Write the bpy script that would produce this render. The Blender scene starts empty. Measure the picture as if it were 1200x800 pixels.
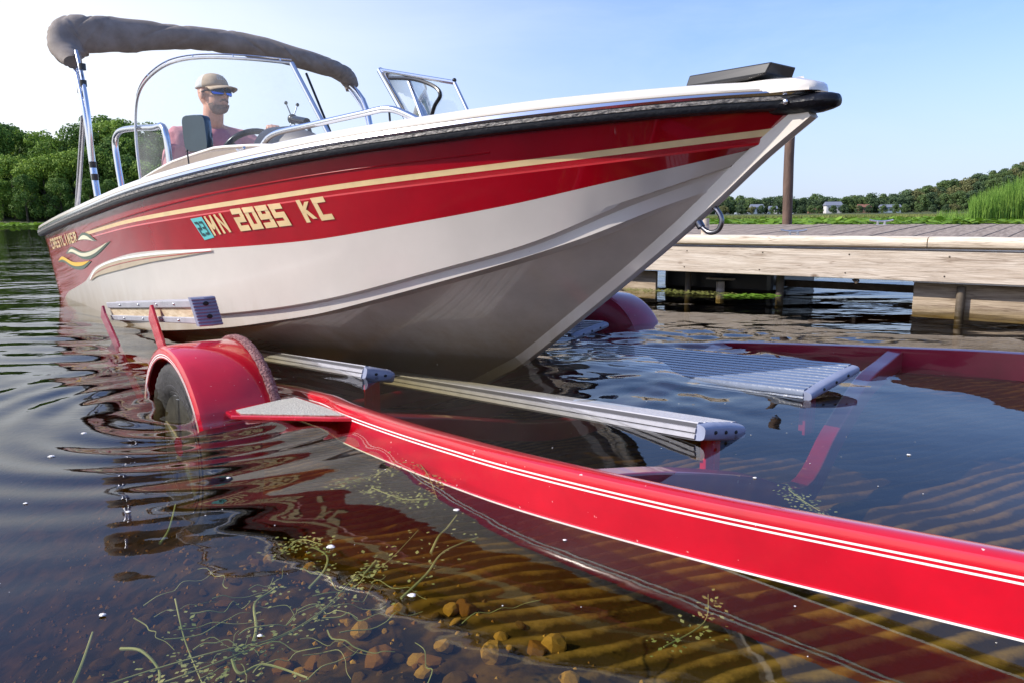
import bpy, bmesh, math, random
import numpy as np
from mathutils import Vector, Matrix
random.seed(7); rng = np.random.default_rng(7)
scene = bpy.context.scene
COL = scene.collection
R = math.radians

# ---------------------------------------------------------------- camera
CAM_H = 0.62
pitch = math.atan(146/880.0); roll = R(0.52)
cam = bpy.data.cameras.new('camera'); camo = bpy.data.objects.new('camera', cam); COL.objects.link(camo)
cam.sensor_width = 36; cam.lens = 880*36/1200; cam.clip_start = 0.02; cam.clip_end = 6000
fwd = Vector((0, math.cos(pitch), -math.sin(pitch))); up = Vector((0, math.sin(pitch), math.cos(pitch))); rt = Vector((1, 0, 0))
r2 = rt*math.cos(roll) - up*math.sin(roll); u2 = up*math.cos(roll) + rt*math.sin(roll)
mw = Matrix.Identity(4)
for i in range(3):
    mw[i][0] = r2[i]; mw[i][1] = u2[i]; mw[i][2] = -fwd[i]; mw[i][3] = (0, 0, CAM_H)[i]
camo.matrix_world = mw
scene.camera = camo

# ---------------------------------------------------------------- sky + sun
SUN_AZ, SUN_EL = -100.0, 36.0      # azimuth from +Y, clockwise positive (so this is on the left, a little behind)
world = bpy.data.worlds.new('World'); scene.world = world; world.use_nodes = True
wn = world.node_tree.nodes; wl = world.node_tree.links
bg = wn['Background']
sky = wn.new('ShaderNodeTexSky'); sky.sky_type = 'NISHITA'; sky.sun_disc = False
sky.sun_elevation = R(SUN_EL); sky.sun_rotation = R(SUN_AZ)
sky.altitude = 100; sky.air_density = 1.0; sky.dust_density = .8; sky.ozone_density = 3.5
# thin high cloud
tc = wn.new('ShaderNodeTexCoord'); mp = wn.new('ShaderNodeMapping'); mp.inputs['Scale'].default_value = (1.0, 1.0, 3.2)
nz = wn.new('ShaderNodeTexNoise'); nz.inputs['Scale'].default_value = 2.3; nz.inputs['Detail'].default_value = 8; nz.inputs['Roughness'].default_value = .62; nz.inputs['Distortion'].default_value = .5
cr = wn.new('ShaderNodeValToRGB'); cr.color_ramp.elements[0].position = .46; cr.color_ramp.elements[1].position = .86
cr.color_ramp.elements[0].color = (0, 0, 0, 1); cr.color_ramp.elements[1].color = (.16, .16, .16, 1)
mxs = wn.new('ShaderNodeMix'); mxs.data_type = 'RGBA'
mxs.inputs['B'].default_value = (7.6, 7.9, 8.3, 1)
wl.new(tc.outputs['Generated'], mp.inputs['Vector']); wl.new(mp.outputs[0], nz.inputs['Vector']); wl.new(nz.outputs['Fac'], cr.inputs['Fac'])
tint = wn.new('ShaderNodeMix'); tint.data_type = 'RGBA'; tint.blend_type = 'MULTIPLY'; tint.inputs['Factor'].default_value = 1; tint.inputs['B'].default_value = (1.0, 1.07, 1.36, 1)
wl.new(sky.outputs[0], tint.inputs['A']); wl.new(cr.outputs['Color'], mxs.inputs['Factor']); wl.new(tint.outputs['Result'], mxs.inputs['A'])
# summer haze: the whitish aureole that widens around the sun
dt = wn.new('ShaderNodeVectorMath'); dt.operation = 'DOT_PRODUCT'; dt.inputs[1].default_value = (math.sin(R(SUN_AZ))*math.cos(R(SUN_EL)), math.cos(R(SUN_AZ))*math.cos(R(SUN_EL)), math.sin(R(SUN_EL)))
hz = wn.new('ShaderNodeMapRange'); hz.interpolation_type = 'SMOOTHSTEP'; hz.inputs['From Min'].default_value = -.22; hz.inputs['From Max'].default_value = .55; hz.inputs['To Max'].default_value = .92
mh = wn.new('ShaderNodeMix'); mh.data_type = 'RGBA'; mh.inputs['B'].default_value = (6.6, 6.7, 6.75, 1)
wl.new(tc.outputs['Generated'], dt.inputs[0]); wl.new(dt.outputs['Value'], hz.inputs['Value']); 
sz_ = wn.new('ShaderNodeSeparateXYZ'); el_ = wn.new('ShaderNodeMapRange'); el_.interpolation_type = 'SMOOTHSTEP'; el_.inputs['From Min'].default_value = .18; el_.inputs['From Max'].default_value = .46; el_.inputs['To Min'].default_value = 1; el_.inputs['To Max'].default_value = .05
ml_ = wn.new('ShaderNodeMath'); ml_.operation = 'MULTIPLY'
wl.new(tc.outputs['Generated'], sz_.inputs[0]); wl.new(sz_.outputs[2], el_.inputs['Value']); wl.new(hz.outputs[0], ml_.inputs[0]); wl.new(el_.outputs[0], ml_.inputs[1]); wl.new(ml_.outputs[0], mh.inputs['Factor'])

hb = wn.new('ShaderNodeMapRange'); hb.interpolation_type = 'SMOOTHSTEP'; hb.inputs['From Min'].default_value = .0; hb.inputs['From Max'].default_value = .30; hb.inputs['To Min'].default_value = .75; hb.inputs['To Max'].default_value = 0
mb_ = wn.new('ShaderNodeMix'); mb_.data_type = 'RGBA'; mb_.inputs['B'].default_value = (3.6, 4.1, 5.2, 1)
wl.new(sz_.outputs[2], hb.inputs['Value']); wl.new(hb.outputs[0], mb_.inputs['Factor']); wl.new(mxs.outputs['Result'], mb_.inputs['A']); wl.new(mb_.outputs['Result'], mh.inputs['A']); wl.new(mh.outputs['Result'], bg.inputs['Color'])
bg.inputs['Strength'].default_value = 0.15
sl = bpy.data.lights.new('sun', 'SUN'); sl.energy = 4.8; sl.angle = R(0.6); sl.color = (1, .93, .82)
so = bpy.data.objects.new('sun', sl); COL.objects.link(so)
sdir = Vector((math.sin(R(SUN_AZ))*math.cos(R(SUN_EL)), math.cos(R(SUN_AZ))*math.cos(R(SUN_EL)), math.sin(R(SUN_EL))))
so.rotation_euler = sdir.to_track_quat('Z', 'Y').to_euler()
so.location = (-8, -2, 9)
scene.view_settings.view_transform = 'Standard'; scene.view_settings.look = 'None'; scene.view_settings.exposure = 0.30
scene.render.engine = 'CYCLES'
scene.cycles.transparent_max_bounces = 24; scene.cycles.max_bounces = 10; scene.cycles.glossy_bounces = 5
scene.cycles.caustics_reflective = False; scene.cycles.caustics_refractive = False

# ---------------------------------------------------------------- materials
MATS = {}
def mat(name, col, rough=.5, metal=0., coat=0., var=0., vscale=8., bump=0., bscale=40., stretch=None, col2=None, spec=None, trans=0., detail=6, coatrough=.05, emit=None):
    if name in MATS: return MATS[name]
    m = bpy.data.materials.new(name); m.use_nodes = True; MATS[name] = m
    nt = m.node_tree; b = nt.nodes['Principled BSDF']; L = nt.links
    c = tuple(col)+(1,)
    b.inputs['Base Color'].default_value = c; b.inputs['Roughness'].default_value = rough; b.inputs['Metallic'].default_value = metal
    b.inputs['Coat Weight'].default_value = coat; b.inputs['Coat Roughness'].default_value = coatrough
    if spec is not None: b.inputs['Specular IOR Level'].default_value = spec
    if trans: b.inputs['Transmission Weight'].default_value = trans
    tcn = nt.nodes.new('ShaderNodeTexCoord'); mpn = nt.nodes.new('ShaderNodeMapping')
    L.new(tcn.outputs['Object'], mpn.inputs['Vector'])
    if stretch: mpn.inputs['Scale'].default_value = stretch
    if var or col2:
        n = nt.nodes.new('ShaderNodeTexNoise'); n.inputs['Scale'].default_value = vscale; n.inputs['Detail'].default_value = detail; n.inputs['Roughness'].default_value = .6
        L.new(mpn.outputs[0], n.inputs['Vector'])
        r = nt.nodes.new('ShaderNodeValToRGB'); r.color_ramp.elements[0].position = .34; r.color_ramp.elements[1].position = .68
        if col2: a_, b_ = col, col2
        else: a_, b_ = [x*(1-var) for x in col], [min(1, x*(1+var)) for x in col]
        r.color_ramp.elements[0].color = tuple(a_)+(1,); r.color_ramp.elements[1].color = tuple(b_)+(1,)
        L.new(n.outputs['Fac'], r.inputs['Fac']); L.new(r.outputs[0], b.inputs['Base Color'])
    if bump:
        n2 = nt.nodes.new('ShaderNodeTexNoise'); n2.inputs['Scale'].default_value = bscale; n2.inputs['Detail'].default_value = 5
        L.new(mpn.outputs[0], n2.inputs['Vector'])
        bp = nt.nodes.new('ShaderNodeBump'); bp.inputs['Strength'].default_value = bump; bp.inputs['Distance'].default_value = .01
        L.new(n2.outputs['Fac'], bp.inputs['Height']); L.new(bp.outputs[0], b.inputs['Normal'])
    return m

RED = mat('red_hull_paint', (.34, .001, .008), .2, .0, coat=.8, var=.12, vscale=5, bump=.05, bscale=3.5, coatrough=.02, spec=.25)
WHITE = mat('white_hull_paint', (.62, .575, .52), .30, coat=.7, var=.05, vscale=3, bump=.02, bscale=4, coatrough=.12)
BOTTOM = mat('hull_bottom_paint', (.60, .54, .48), .24, coat=.8, var=.10, vscale=4, bump=.10, bscale=5, coatrough=.04)
GOLD = mat('gold_decal', (.72, .53, .27), .4, coat=.4, var=.08, vscale=12)
GOLD2 = mat('bright_red_decal', (.5, .004, .012), .3, coat=.6)
DECK = mat('gelcoat_deck', (.78, .73, .66), .28, coat=.6, var=.04, vscale=6)
BLACK = mat('black_rubber', (.007, .008, .012), .35, bump=.3, bscale=60, spec=.3)
ROPE = mat('ribbed_rail_insert', (.015, .015, .018), .45, 0, col2=(.34, .31, .28), vscale=55, stretch=(1, 1, 2.5), bump=.5, bscale=70)
ALU = mat('polished_aluminium', (.72, .73, .76), .16, 1.0, bump=.02, bscale=20)
ALUM = mat('brushed_aluminium', (.55, .55, .57), .35, 1.0, var=.1, vscale=30)
DSTEEL = mat('dark_steel', (.20, .20, .22), .3, 1.0)
TAN = mat('tan_vinyl', (.20, .155, .12), .55, bump=.15, bscale=150, var=.08, vscale=10)
GREYV = mat('grey_vinyl', (.13, .125, .125), .5, bump=.1, bscale=150)
CANVAS = mat('taupe_canvas', (.20, .165, .14), .8, col2=(.29, .25, .225), vscale=9, bump=.3, bscale=200)
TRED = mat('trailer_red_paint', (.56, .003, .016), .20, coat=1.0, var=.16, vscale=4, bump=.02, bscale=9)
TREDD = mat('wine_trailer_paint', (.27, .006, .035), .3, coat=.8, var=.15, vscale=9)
STRIPE = mat('white_pinstripe', (.85, .83, .8), .35)
CARPET = mat('pink_worn_carpet', (.13, .035, .04), .95, col2=(.42, .23, .22), vscale=110, bump=1.5, bscale=130)
GRIT = mat('grip_grit', (.36, .35, .31), .9, col2=(.55, .54, .48), vscale=130, bump=.8, bscale=200)
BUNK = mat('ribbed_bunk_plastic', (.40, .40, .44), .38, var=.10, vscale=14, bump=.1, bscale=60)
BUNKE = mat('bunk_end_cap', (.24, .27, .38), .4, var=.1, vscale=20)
BUNKD = mat('wet_sky_toned_bunk_plastic', (.13, .16, .23), .22, coat=.5, var=.10, vscale=14, bump=.1, bscale=60)  # wet far bunks: darker copy of BUNK, blue of the reflected sky in its base colour
GROOVE = mat('dark_groove', (.05, .05, .06), .7)  # dark tone for the groove faces between bunk ribs
HOLE = mat('dark_hole', (.01, .01, .01), .8)
TYRE = mat('tyre_rubber', (.035, .033, .034), .75, var=.3, vscale=30, bump=.4, bscale=70)
RIM = mat('rim_dark_metal', (.5, .5, .52), .3, .9, var=.3, vscale=20)
RAWWOOD = mat('raw_board_core', (.42, .31, .19), .8, col2=(.66, .55, .40), vscale=14, stretch=(1, 1, 5), bump=.2, bscale=30)
SKIN = mat('skin', (.62, .32, .22), .5, var=.12, vscale=25, bump=.05, bscale=120)
BEARD = mat('stubble', (.17, .115, .095), .9, col2=(.34, .22, .17), vscale=120, bump=.5, bscale=220)
SHIRT = mat('faded_red_shirt', (.60, .25, .27), .85, var=.12, vscale=9, bump=.35, bscale=14)
CAPM = mat('khaki_cap_cloth', (.46, .34, .23), .85, var=.1, vscale=40, bump=.2, bscale=200)
CAPW = mat('pale_cap_mesh', (.62, .60, .56), .85, var=.08, vscale=60, bump=.4, bscale=260)
LENS = mat('blue_mirror_lens', (.02, .13, .50), .08, .85)
FRAMEB = mat('black_plastic', (.01, .01, .012), .3)
SCREEN = mat('dark_screen', (.035, .06, .075), .12, coat=.6, var=.1, vscale=6)
WOOD = mat('weathered_fascia_wood', (.50, .41, .325), .85, col2=(.68, .60, .51), vscale=5, stretch=(.6, 3, 7), bump=.3, bscale=22, detail=10)
WOODC = mat('weathered_cap_wood', (.60, .50, .38), .75, col2=(.78, .69, .56), vscale=6, stretch=(.5, 3, 6), bump=.25, bscale=26, detail=10)
DECKW = mat('grey_deck_plank_wood', (.17, .125, .095), .9, col2=(.40, .32, .255), vscale=9, stretch=(5, .6, 1), bump=.4, bscale=30, detail=10)
WETW = mat('wet_dark_wood', (.06, .045, .032), .6, col2=(.14, .11, .08), vscale=7, bump=.4, bscale=30)
PANELW = mat('submerged_panel_wood', (.36, .28, .2), .75, col2=(.52, .42, .31), vscale=7, stretch=(.7, 3, 5), bump=.3, bscale=30, detail=10)
PILE = mat('rusty_piling', (.06, .035, .025), .7, col2=(.15, .09, .065), vscale=14, stretch=(1, 1, .25), bump=.5, bscale=40)
BARK = mat('bark', (.09, .07, .05), .9, var=.3, vscale=5, bump=.5, bscale=10)
def chips(m, col=(.75, .6, .55), sc=70, thr=.70, dirt=0):
    nt = m.node_tree; b = nt.nodes['Principled BSDF']; L = nt.links; src = b.inputs['Base Color'].links[0].from_socket
    tcn = nt.nodes.new('ShaderNodeTexCoord'); n = nt.nodes.new('ShaderNodeTexNoise'); n.inputs['Scale'].default_value = sc; n.inputs['Detail'].default_value = 3; L.new(tcn.outputs['Object'], n.inputs['Vector'])
    r = nt.nodes.new('ShaderNodeMapRange'); r.inputs['From Min'].default_value = thr; r.inputs['From Max'].default_value = thr+.02; L.new(n.outputs['Fac'], r.inputs['Value'])
    mx = nt.nodes.new('ShaderNodeMix'); mx.data_type = 'RGBA'; mx.inputs['B'].default_value = col+(1,); L.new(r.outputs[0], mx.inputs['Factor']); L.new(src, mx.inputs['A']); out = mx.outputs['Result']
    # hairline scuffs
    mp = nt.nodes.new('ShaderNodeMapping'); mp.inputs['Scale'].default_value = (1.2, 1.2, 26); mp.inputs['Rotation'].default_value = (0, R(7), 0); L.new(tcn.outputs['Object'], mp.inputs[0])
    n2 = nt.nodes.new('ShaderNodeTexNoise'); n2.inputs['Scale'].default_value = 6; n2.inputs['Detail'].default_value = 8; n2.inputs['Roughness'].default_value = .8; L.new(mp.outputs[0], n2.inputs['Vector'])
    r2 = nt.nodes.new('ShaderNodeMapRange'); r2.inputs['From Min'].default_value = .66; r2.inputs['From Max'].default_value = .74; r2.inputs['To Max'].default_value = .22; L.new(n2.outputs['Fac'], r2.inputs['Value'])
    m2 = nt.nodes.new('ShaderNodeMix'); m2.data_type = 'RGBA'; m2.inputs['B'].default_value = col+(1,); L.new(r2.outputs[0], m2.inputs['Factor']); L.new(out, m2.inputs['A']); out = m2.outputs['Result']
    if dirt:   # scum stain along the waterline
        sp = nt.nodes.new('ShaderNodeSeparateXYZ'); L.new(tcn.outputs['Object'], sp.inputs[0])
        n3 = nt.nodes.new('ShaderNodeTexNoise'); n3.inputs['Scale'].default_value = 5; n3.inputs['Detail'].default_value = 9; n3.inputs['Roughness'].default_value = .7; mp3 = nt.nodes.new('ShaderNodeMapping'); mp3.inputs['Scale'].default_value = (1.4, 1, .5); L.new(tcn.outputs['Object'], mp3.inputs[0]); L.new(mp3.outputs[0], n3.inputs['Vector'])
        ma = nt.nodes.new('ShaderNodeMath'); ma.operation = 'MULTIPLY_ADD'; ma.inputs[1].default_value = -.38; L.new(n3.outputs['Fac'], ma.inputs[0]); L.new(sp.outputs[2], ma.inputs[2])
        r3 = nt.nodes.new('ShaderNodeMapRange'); r3.inputs['From Min'].default_value = -.20; r3.inputs['From Max'].default_value = .06; r3.inputs['To Min'].default_value = dirt; r3.inputs['To Max'].default_value = 0; L.new(ma.outputs[0], r3.inputs['Value'])
        m3 = nt.nodes.new('ShaderNodeMix'); m3.data_type = 'RGBA'; m3.inputs['B'].default_value = (.30, .20, .09, 1); L.new(r3.outputs[0], m3.inputs['Factor']); L.new(out, m3.inputs['A']); out = m3.outputs['Result']
    L.new(out, b.inputs['Base Color'])
chips(TRED, (.85, .55, .5), 60, .725); chips(TREDD, (.5, .25, .28), 60, .725); chips(WHITE, (.34, .29, .24), 90, .78, .6); chips(BOTTOM, (.30, .25, .2), 80, .77, .65); chips(RED, (.55, .2, .2), 120, .79); chips(BUNK, (.2, .2, .2), 60, .72); chips(DECK, (.45, .4, .34), 110, .78)
def wood_detail(m, crack=.55, knot=True):
    nt = m.node_tree; b = nt.nodes['Principled BSDF']; L = nt.links; src = b.inputs['Base Color'].links[0].from_socket
    tcn = nt.nodes.new('ShaderNodeTexCoord'); mp = nt.nodes.new('ShaderNodeMapping'); mp.inputs['Scale'].default_value = (1.2, 8, 26); L.new(tcn.outputs['Object'], mp.inputs[0])
    n = nt.nodes.new('ShaderNodeTexNoise'); n.inputs['Scale'].default_value = 1.6; n.inputs['Detail'].default_value = 12; n.inputs['Roughness'].default_value = .75; n.inputs['Distortion'].default_value = 1.2; L.new(mp.outputs[0], n.inputs['Vector'])
    r = nt.nodes.new('ShaderNodeValToRGB'); r.color_ramp.elements[0].position = .30; r.color_ramp.elements[0].color = (crack, crack*.88, crack*.78, 1); r.color_ramp.elements[1].position = .52; r.color_ramp.elements[1].color = (1, 1, 1, 1); L.new(n.outputs['Fac'], r.inputs[0])
    mx = nt.nodes.new('ShaderNodeMix'); mx.data_type = 'RGBA'; mx.blend_type = 'MULTIPLY'; mx.inputs['Factor'].default_value = 1; L.new(src, mx.inputs['A']); L.new(r.outputs[0], mx.inputs['B']); out = mx.outputs['Result']
    # long drying checks: thin dark lines of a distorted wave
    mp2 = nt.nodes.new('ShaderNodeMapping'); mp2.inputs['Scale'].default_value = (.28, 1, 5.0); L.new(tcn.outputs['Object'], mp2.inputs[0])
    v = nt.nodes.new('ShaderNodeTexVoronoi'); v.feature = 'DISTANCE_TO_EDGE'; v.inputs['Scale'].default_value = 1.7; n2 = nt.nodes.new('ShaderNodeTexNoise'); n2.inputs['Scale'].default_value = 3; n2.inputs['Detail'].default_value = 6; L.new(mp2.outputs[0], n2.inputs['Vector'])
    ad = nt.nodes.new('ShaderNodeVectorMath'); ad.operation = 'MULTIPLY_ADD'; ad.inputs[1].default_value = (.8, .8, .8); L.new(n2.outputs['Color'], ad.inputs[0]); L.new(mp2.outputs[0], ad.inputs[2]); L.new(ad.outputs[0], v.inputs['Vector'])
    r2 = nt.nodes.new('ShaderNodeValToRGB'); r2.color_ramp.elements[0].position = .0; r2.color_ramp.elements[0].color = (.30, .22, .16, 1); r2.color_ramp.elements[1].position = .022; r2.color_ramp.elements[1].color = (1, 1, 1, 1); L.new(v.outputs['Distance'], r2.inputs[0])
    m3 = nt.nodes.new('ShaderNodeMix'); m3.data_type = 'RGBA'; m3.blend_type = 'MULTIPLY'; m3.inputs['Factor'].default_value = .6; L.new(out, m3.inputs['A']); L.new(r2.outputs[0], m3.inputs['B']); out = m3.outputs['Result']
    v2 = nt.nodes.new('ShaderNodeTexVoronoi'); v2.inputs['Scale'].default_value = 3.1; v2.inputs['Randomness'].default_value = 1; mp3 = nt.nodes.new('ShaderNodeMapping'); mp3.inputs['Scale'].default_value = (.8, 1, 1.6); L.new(tcn.outputs['Object'], mp3.inputs[0]); L.new(mp3.outputs[0], v2.inputs['Vector'])
    r3 = nt.nodes.new('ShaderNodeValToRGB'); r3.color_ramp.elements[0].position = .03; r3.color_ramp.elements[0].color = (.25, .17, .11, 1); r3.color_ramp.elements[1].position = .09; r3.color_ramp.elements[1].color = (1, 1, 1, 1); L.new(v2.outputs['Distance'], r3.inputs[0])
    m4 = nt.nodes.new('ShaderNodeMix'); m4.data_type = 'RGBA'; m4.blend_type = 'MULTIPLY'; m4.inputs['Factor'].default_value = .8; L.new(out, m4.inputs['A']); L.new(r3.outputs[0], m4.inputs['B']); L.new(m4.outputs['Result'], b.inputs['Base Color'])
for m_ in (WOOD, WOODC, PANELW): wood_detail(m_, .42)
def leafmat(name, c1, c2, sc=.6):
    m = mat(name, c1, .7, col2=c2, vscale=sc, detail=4)
    b = m.node_tree.nodes['Principled BSDF']; b.inputs['Specular IOR Level'].default_value = .25
    # thin-leaf light: part of the light passes through
    nt = m.node_tree; tr = nt.nodes.new('ShaderNodeBsdfTranslucent'); mx = nt.nodes.new('ShaderNodeMixShader'); mx.inputs[0].default_value = .3
    src = b.inputs['Base Color'].links[0].from_socket
    nt.links.new(src, tr.inputs['Color']); nt.links.new(b.outputs[0], mx.inputs[1]); nt.links.new(tr.outputs[0], mx.inputs[2])
    nt.links.new(mx.outputs[0], nt.nodes['Material Output'].inputs['Surface'])
    return m
LEAF = [leafmat('leaf_mid', (.09, .18, .03), (.24, .36, .06), .45), leafmat('leaf_dark', (.06, .13, .03), (.16, .26, .05), .5), leafmat('leaf_bright', (.14, .25, .035), (.32, .44, .08), .4)]
LEAFF = [leafmat('far_leaf_mid', (.08, .14, .05), (.16, .22, .075), .3), leafmat('far_leaf_dark', (.06, .11, .055), (.12, .17, .075), .3), leafmat('far_leaf_dry', (.13, .15, .055), (.24, .23, .10), .3)]
REED = leafmat('reed_green', (.09, .20, .025), (.24, .38, .07), 1.5)
MARSH = leafmat('marsh_grass', (.13, .17, .04), (.27, .29, .09), .12)
PAD = leafmat('lily_pad_green', (.10, .22, .015), (.24, .38, .05), .9)
WEED = leafmat('water_weed_green', (.16, .20, .035), (.42, .40, .13), 9)
GROUND = mat('bank_earth', (.045, .055, .02), .95, col2=(.09, .11, .035), vscale=.4)
FOAM = mat('foam', (.75, .73, .7), .6, bump=.6, bscale=200)

# ---------------------------------------------------------------- helpers
class MB:
    def __init__(s): s.v = []; s.f = []; s.m = []; s.mats = []
    def mi(s, m):
        if m not in s.mats: s.mats.append(m)
        return s.mats.index(m)
    def add(s, vs, fs, m, per=None):
        o = len(s.v); s.v += [tuple(p) for p in vs]
        for i, f in enumerate(fs):
            s.f.append(tuple(o+j for j in f)); s.m.append(s.mi(per[i] if per else m))
    def box(s, c, d, m, rot=None):
        vs = []
        for x in (-.5, .5):
            for y in (-.5, .5):
                for z in (-.5, .5):
                    p = Vector((x*d[0], y*d[1], z*d[2]))
                    if rot: p = rot @ p
                    vs.append(p+Vector(c))
        s.add(vs, [(0, 1, 3, 2), (4, 6, 7, 5), (0, 4, 5, 1), (2, 3, 7, 6), (0, 2, 6, 4), (1, 5, 7, 3)], m)
    def loft(s, rings, m, closed=True, caps=True, per=None):
        n = len(rings[0]); vs = [p for r in rings for p in r]; fs = []; pm = []
        for i in range(len(rings)-1):
            for j in range(n if closed else n-1):
                k = (j+1) % n
                fs.append((i*n+j, i*n+k, (i+1)*n+k, (i+1)*n+j)); pm.append(per[j] if per else m)
        if caps and closed:
            fs.append(tuple(range(n-1, -1, -1))); fs.append(tuple((len(rings)-1)*n+j for j in range(n))); pm += [m, m]
        s.add(vs, fs, m, pm)
    def tube(s, pts, r, m, n=10, closed=False):
        pts = [Vector(p) for p in pts]; N = len(pts); rs = r if isinstance(r, (list, tuple)) else [r]*N
        rings = []; nrm = None
        for i in range(N):
            if closed: t = pts[(i+1) % N]-pts[i-1]
            else: t = pts[min(i+1, N-1)]-pts[max(i-1, 0)]
            t.normalize()
            if nrm is None: nrm = t.orthogonal().normalized()
            nrm = (nrm-t*nrm.dot(t)).normalized(); b = t.cross(nrm)
            rings.append([pts[i]+(nrm*math.cos(2*math.pi*k/n)+b*math.sin(2*math.pi*k/n))*rs[i] for k in range(n)])
        if closed: rings.append(rings[0])
        s.loft(rings, m, caps=not closed)
    def ball(s, c, r, m, nu=14, nv=9, rot=None):
        r = (r, r, r) if not isinstance(r, (tuple, list)) else r
        rings = []
        for i in range(1, nv):
            a = math.pi*i/nv; ring = []
            for k in range(nu):
                p = Vector((r[0]*math.sin(a)*math.cos(2*math.pi*k/nu), r[1]*math.sin(a)*math.sin(2*math.pi*k/nu), r[2]*math.cos(a)))
                if rot: p = rot @ p
                ring.append(p+Vector(c))
            rings.append(ring)
        o = len(s.v); s.loft(rings, m, caps=False)
        for sg, ring0 in ((1, o), (-1, o+(nv-2)*nu)):
            p = Vector((0, 0, r[2]*sg)); p = (rot @ p if rot else p)+Vector(c)
            s.v.append(tuple(p)); t = len(s.v)-1
            for k in range(nu):
                a_, b_ = ring0+k, ring0+(k+1) % nu
                s.f.append((t, a_, b_) if sg > 0 else (t, b_, a_)); s.m.append(s.mi(m))
    def strip(s, A_, B_, m):
        n = len(A_); s.add(list(A_)+list(B_), [(i, i+1, n+i+1, n+i) for i in range(n-1)], m)
    def build(s, name, parent=None, smooth=True, bevel=0, loc=None, rot=None, solid=0):
        me = bpy.data.meshes.new(name); me.from_pydata(s.v, [], s.f)
        for m in s.mats: me.materials.append(m)
        me.polygons.foreach_set('material_index', s.m)
        if smooth: me.polygons.foreach_set('use_smooth', [True]*len(me.polygons))
        me.update()
        o = bpy.data.objects.new(name, me); COL.objects.link(o)
        if parent: o.parent = parent
        if loc: o.location = loc
        if rot: o.rotation_euler = rot
        if solid:
            md = o.modifiers.new('solid', 'SOLIDIFY'); md.thickness = solid; md.offset = 0
        if bevel:
            md = o.modifiers.new('bevel', 'BEVEL'); md.width = bevel; md.segments = 2; md.limit_method = 'ANGLE'
        if smooth and len(me.polygons) < 60000:
            bm = bmesh.new(); bm.from_mesh(me); bmesh.ops.recalc_face_normals(bm, faces=bm.faces)
            for e in bm.edges:
                if len(e.link_faces) == 2 and e.calc_face_angle(0) > R(38): e.smooth = False
            bm.to_mesh(me); bm.free()
        return o
def tag(o, label=None, cat=None, group=None, kind=None):
    if label: o['label'] = label
    if cat: o['category'] = cat
    if group: o['group'] = group
    if kind: o['kind'] = kind
    return o
def empty(name, loc=(0, 0, 0), rz=0, label=None, cat=None, group=None):
    o = bpy.data.objects.new(name, None); COL.objects.link(o); o.location = loc; o.rotation_euler = (0, 0, rz); o.empty_display_size = .1
    return tag(o, label, cat, group)
def copy_tree(o, parent=None):
    c = o.copy(); COL.objects.link(c)
    if parent: c.parent = parent
    for ch in list(o.children): copy_tree(ch, c)
    return c
def crv(pts, n):
    """Catmull-Rom through pts, n samples per segment"""
    P = [Vector(p) for p in pts]; out = []
    for i in range(len(P)-1):
        p0 = P[max(i-1, 0)]; p1 = P[i]; p2 = P[i+1]; p3 = P[min(i+2, len(P)-1)]
        for k in range(n):
            t = k/n
            out.append(.5*((2*p1)+(p2-p0)*t+(2*p0-5*p1+4*p2-p3)*t*t+(3*p1-p0-3*p2+p3)*t**3))
    out.append(P[-1]); return out
def interp(pts):
    xs = [p[0] for p in pts]; ys = [p[1] for p in pts]
    ms = []
    for i in range(len(xs)):
        a = max(i-1, 0); b = min(i+1, len(xs)-1); ms.append((ys[b]-ys[a])/(xs[b]-xs[a]))
    def f(x):
        if x <= xs[0]: return ys[0]+(x-xs[0])*(ys[1]-ys[0])/(xs[1]-xs[0])
        if x >= xs[-1]: return ys[-1]+(x-xs[-1])*ms[-1]
        i = max(j for j in range(len(xs)-1) if xs[j] <= x)
        h = xs[i+1]-xs[i]; t = (x-xs[i])/h
        return (2*t**3-3*t*t+1)*ys[i]+(t**3-2*t*t+t)*h*ms[i]+(-2*t**3+3*t*t)*ys[i+1]+(t**3-t*t)*h*ms[i+1]
    return f

# ================================================================ BOAT  (local frame: x forward, y to port, z up; starboard is -y)
BO = (0.049, 3.292, 0.0); BROT = R(-50)
boat = empty('motor_boat', BO, BROT, 'red and white motorboat with bow raised over the sunken trailer', 'boat')
def shape(u, ue, Bm, us=-2.2, p=2.1, stern=.95):
    if u >= ue: return 0.
    if u < us: return Bm*(1-(1-stern)*((us-u)/2.4)**2)
    return Bm*(1-((u-us)/(ue-us))**p)
zs0 = interp([(-5, .50), (-4, .565), (-3, .63), (-2, .70), (-1.32, .755), (-.64, .815), (-.17, .855), (.19, .88), (.49, .90), (.98, .925), (1.27, .93)])
zg = interp([(-5, .40), (-4, .47), (-3, .54), (-2.16, .60), (-1.39, .65), (-.69, .70), (-.22, .74), (.39, .79), (.72, .82), (.96, .845), (1.2, .87)])
zrw = interp([(-4.75, -.07), (-4.38, .05), (-3.9, .13), (-3.47, .205), (-3.09, .315), (-2.27, .42), (-1.74, .46), (-1.12, .485), (-.44, .53), (0, .59), (.42, .66), (.69, .72), (.93, .775), (1.14, .825)])
zkn = interp([(-4.7, -.10), (-3.5, .08), (-2.6, .20), (-1.2, .33), (-.37, .40), (.14, .49), (.47, .57), (.77, .67), (1.08, .785)])
zgr = interp([(-4.6, -.13), (-2.69, -.01), (-1.8, .09), (-.86, .20), (-.37, .285), (.14, .42), (.47, .52), (.77, .655), (1.05, .765)])
zch = interp([(-4.6, -.19), (-2.29, -.02), (-1.22, .095), (-.77, .165), (-.41, .235), (.27, .425), (.62, .545), (.84, .645), (1.0, .71)])
zke = interp([(-4.5, -.50), (-2.5, -.47), (-1.5, -.43), (-1.1, -.39), (-.7, -.31), (-.37, -.18), (-.15, -.075), (0, .0), (.3, .2), (.62, .42), (.85, .585), (1.0, .70)])
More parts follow.
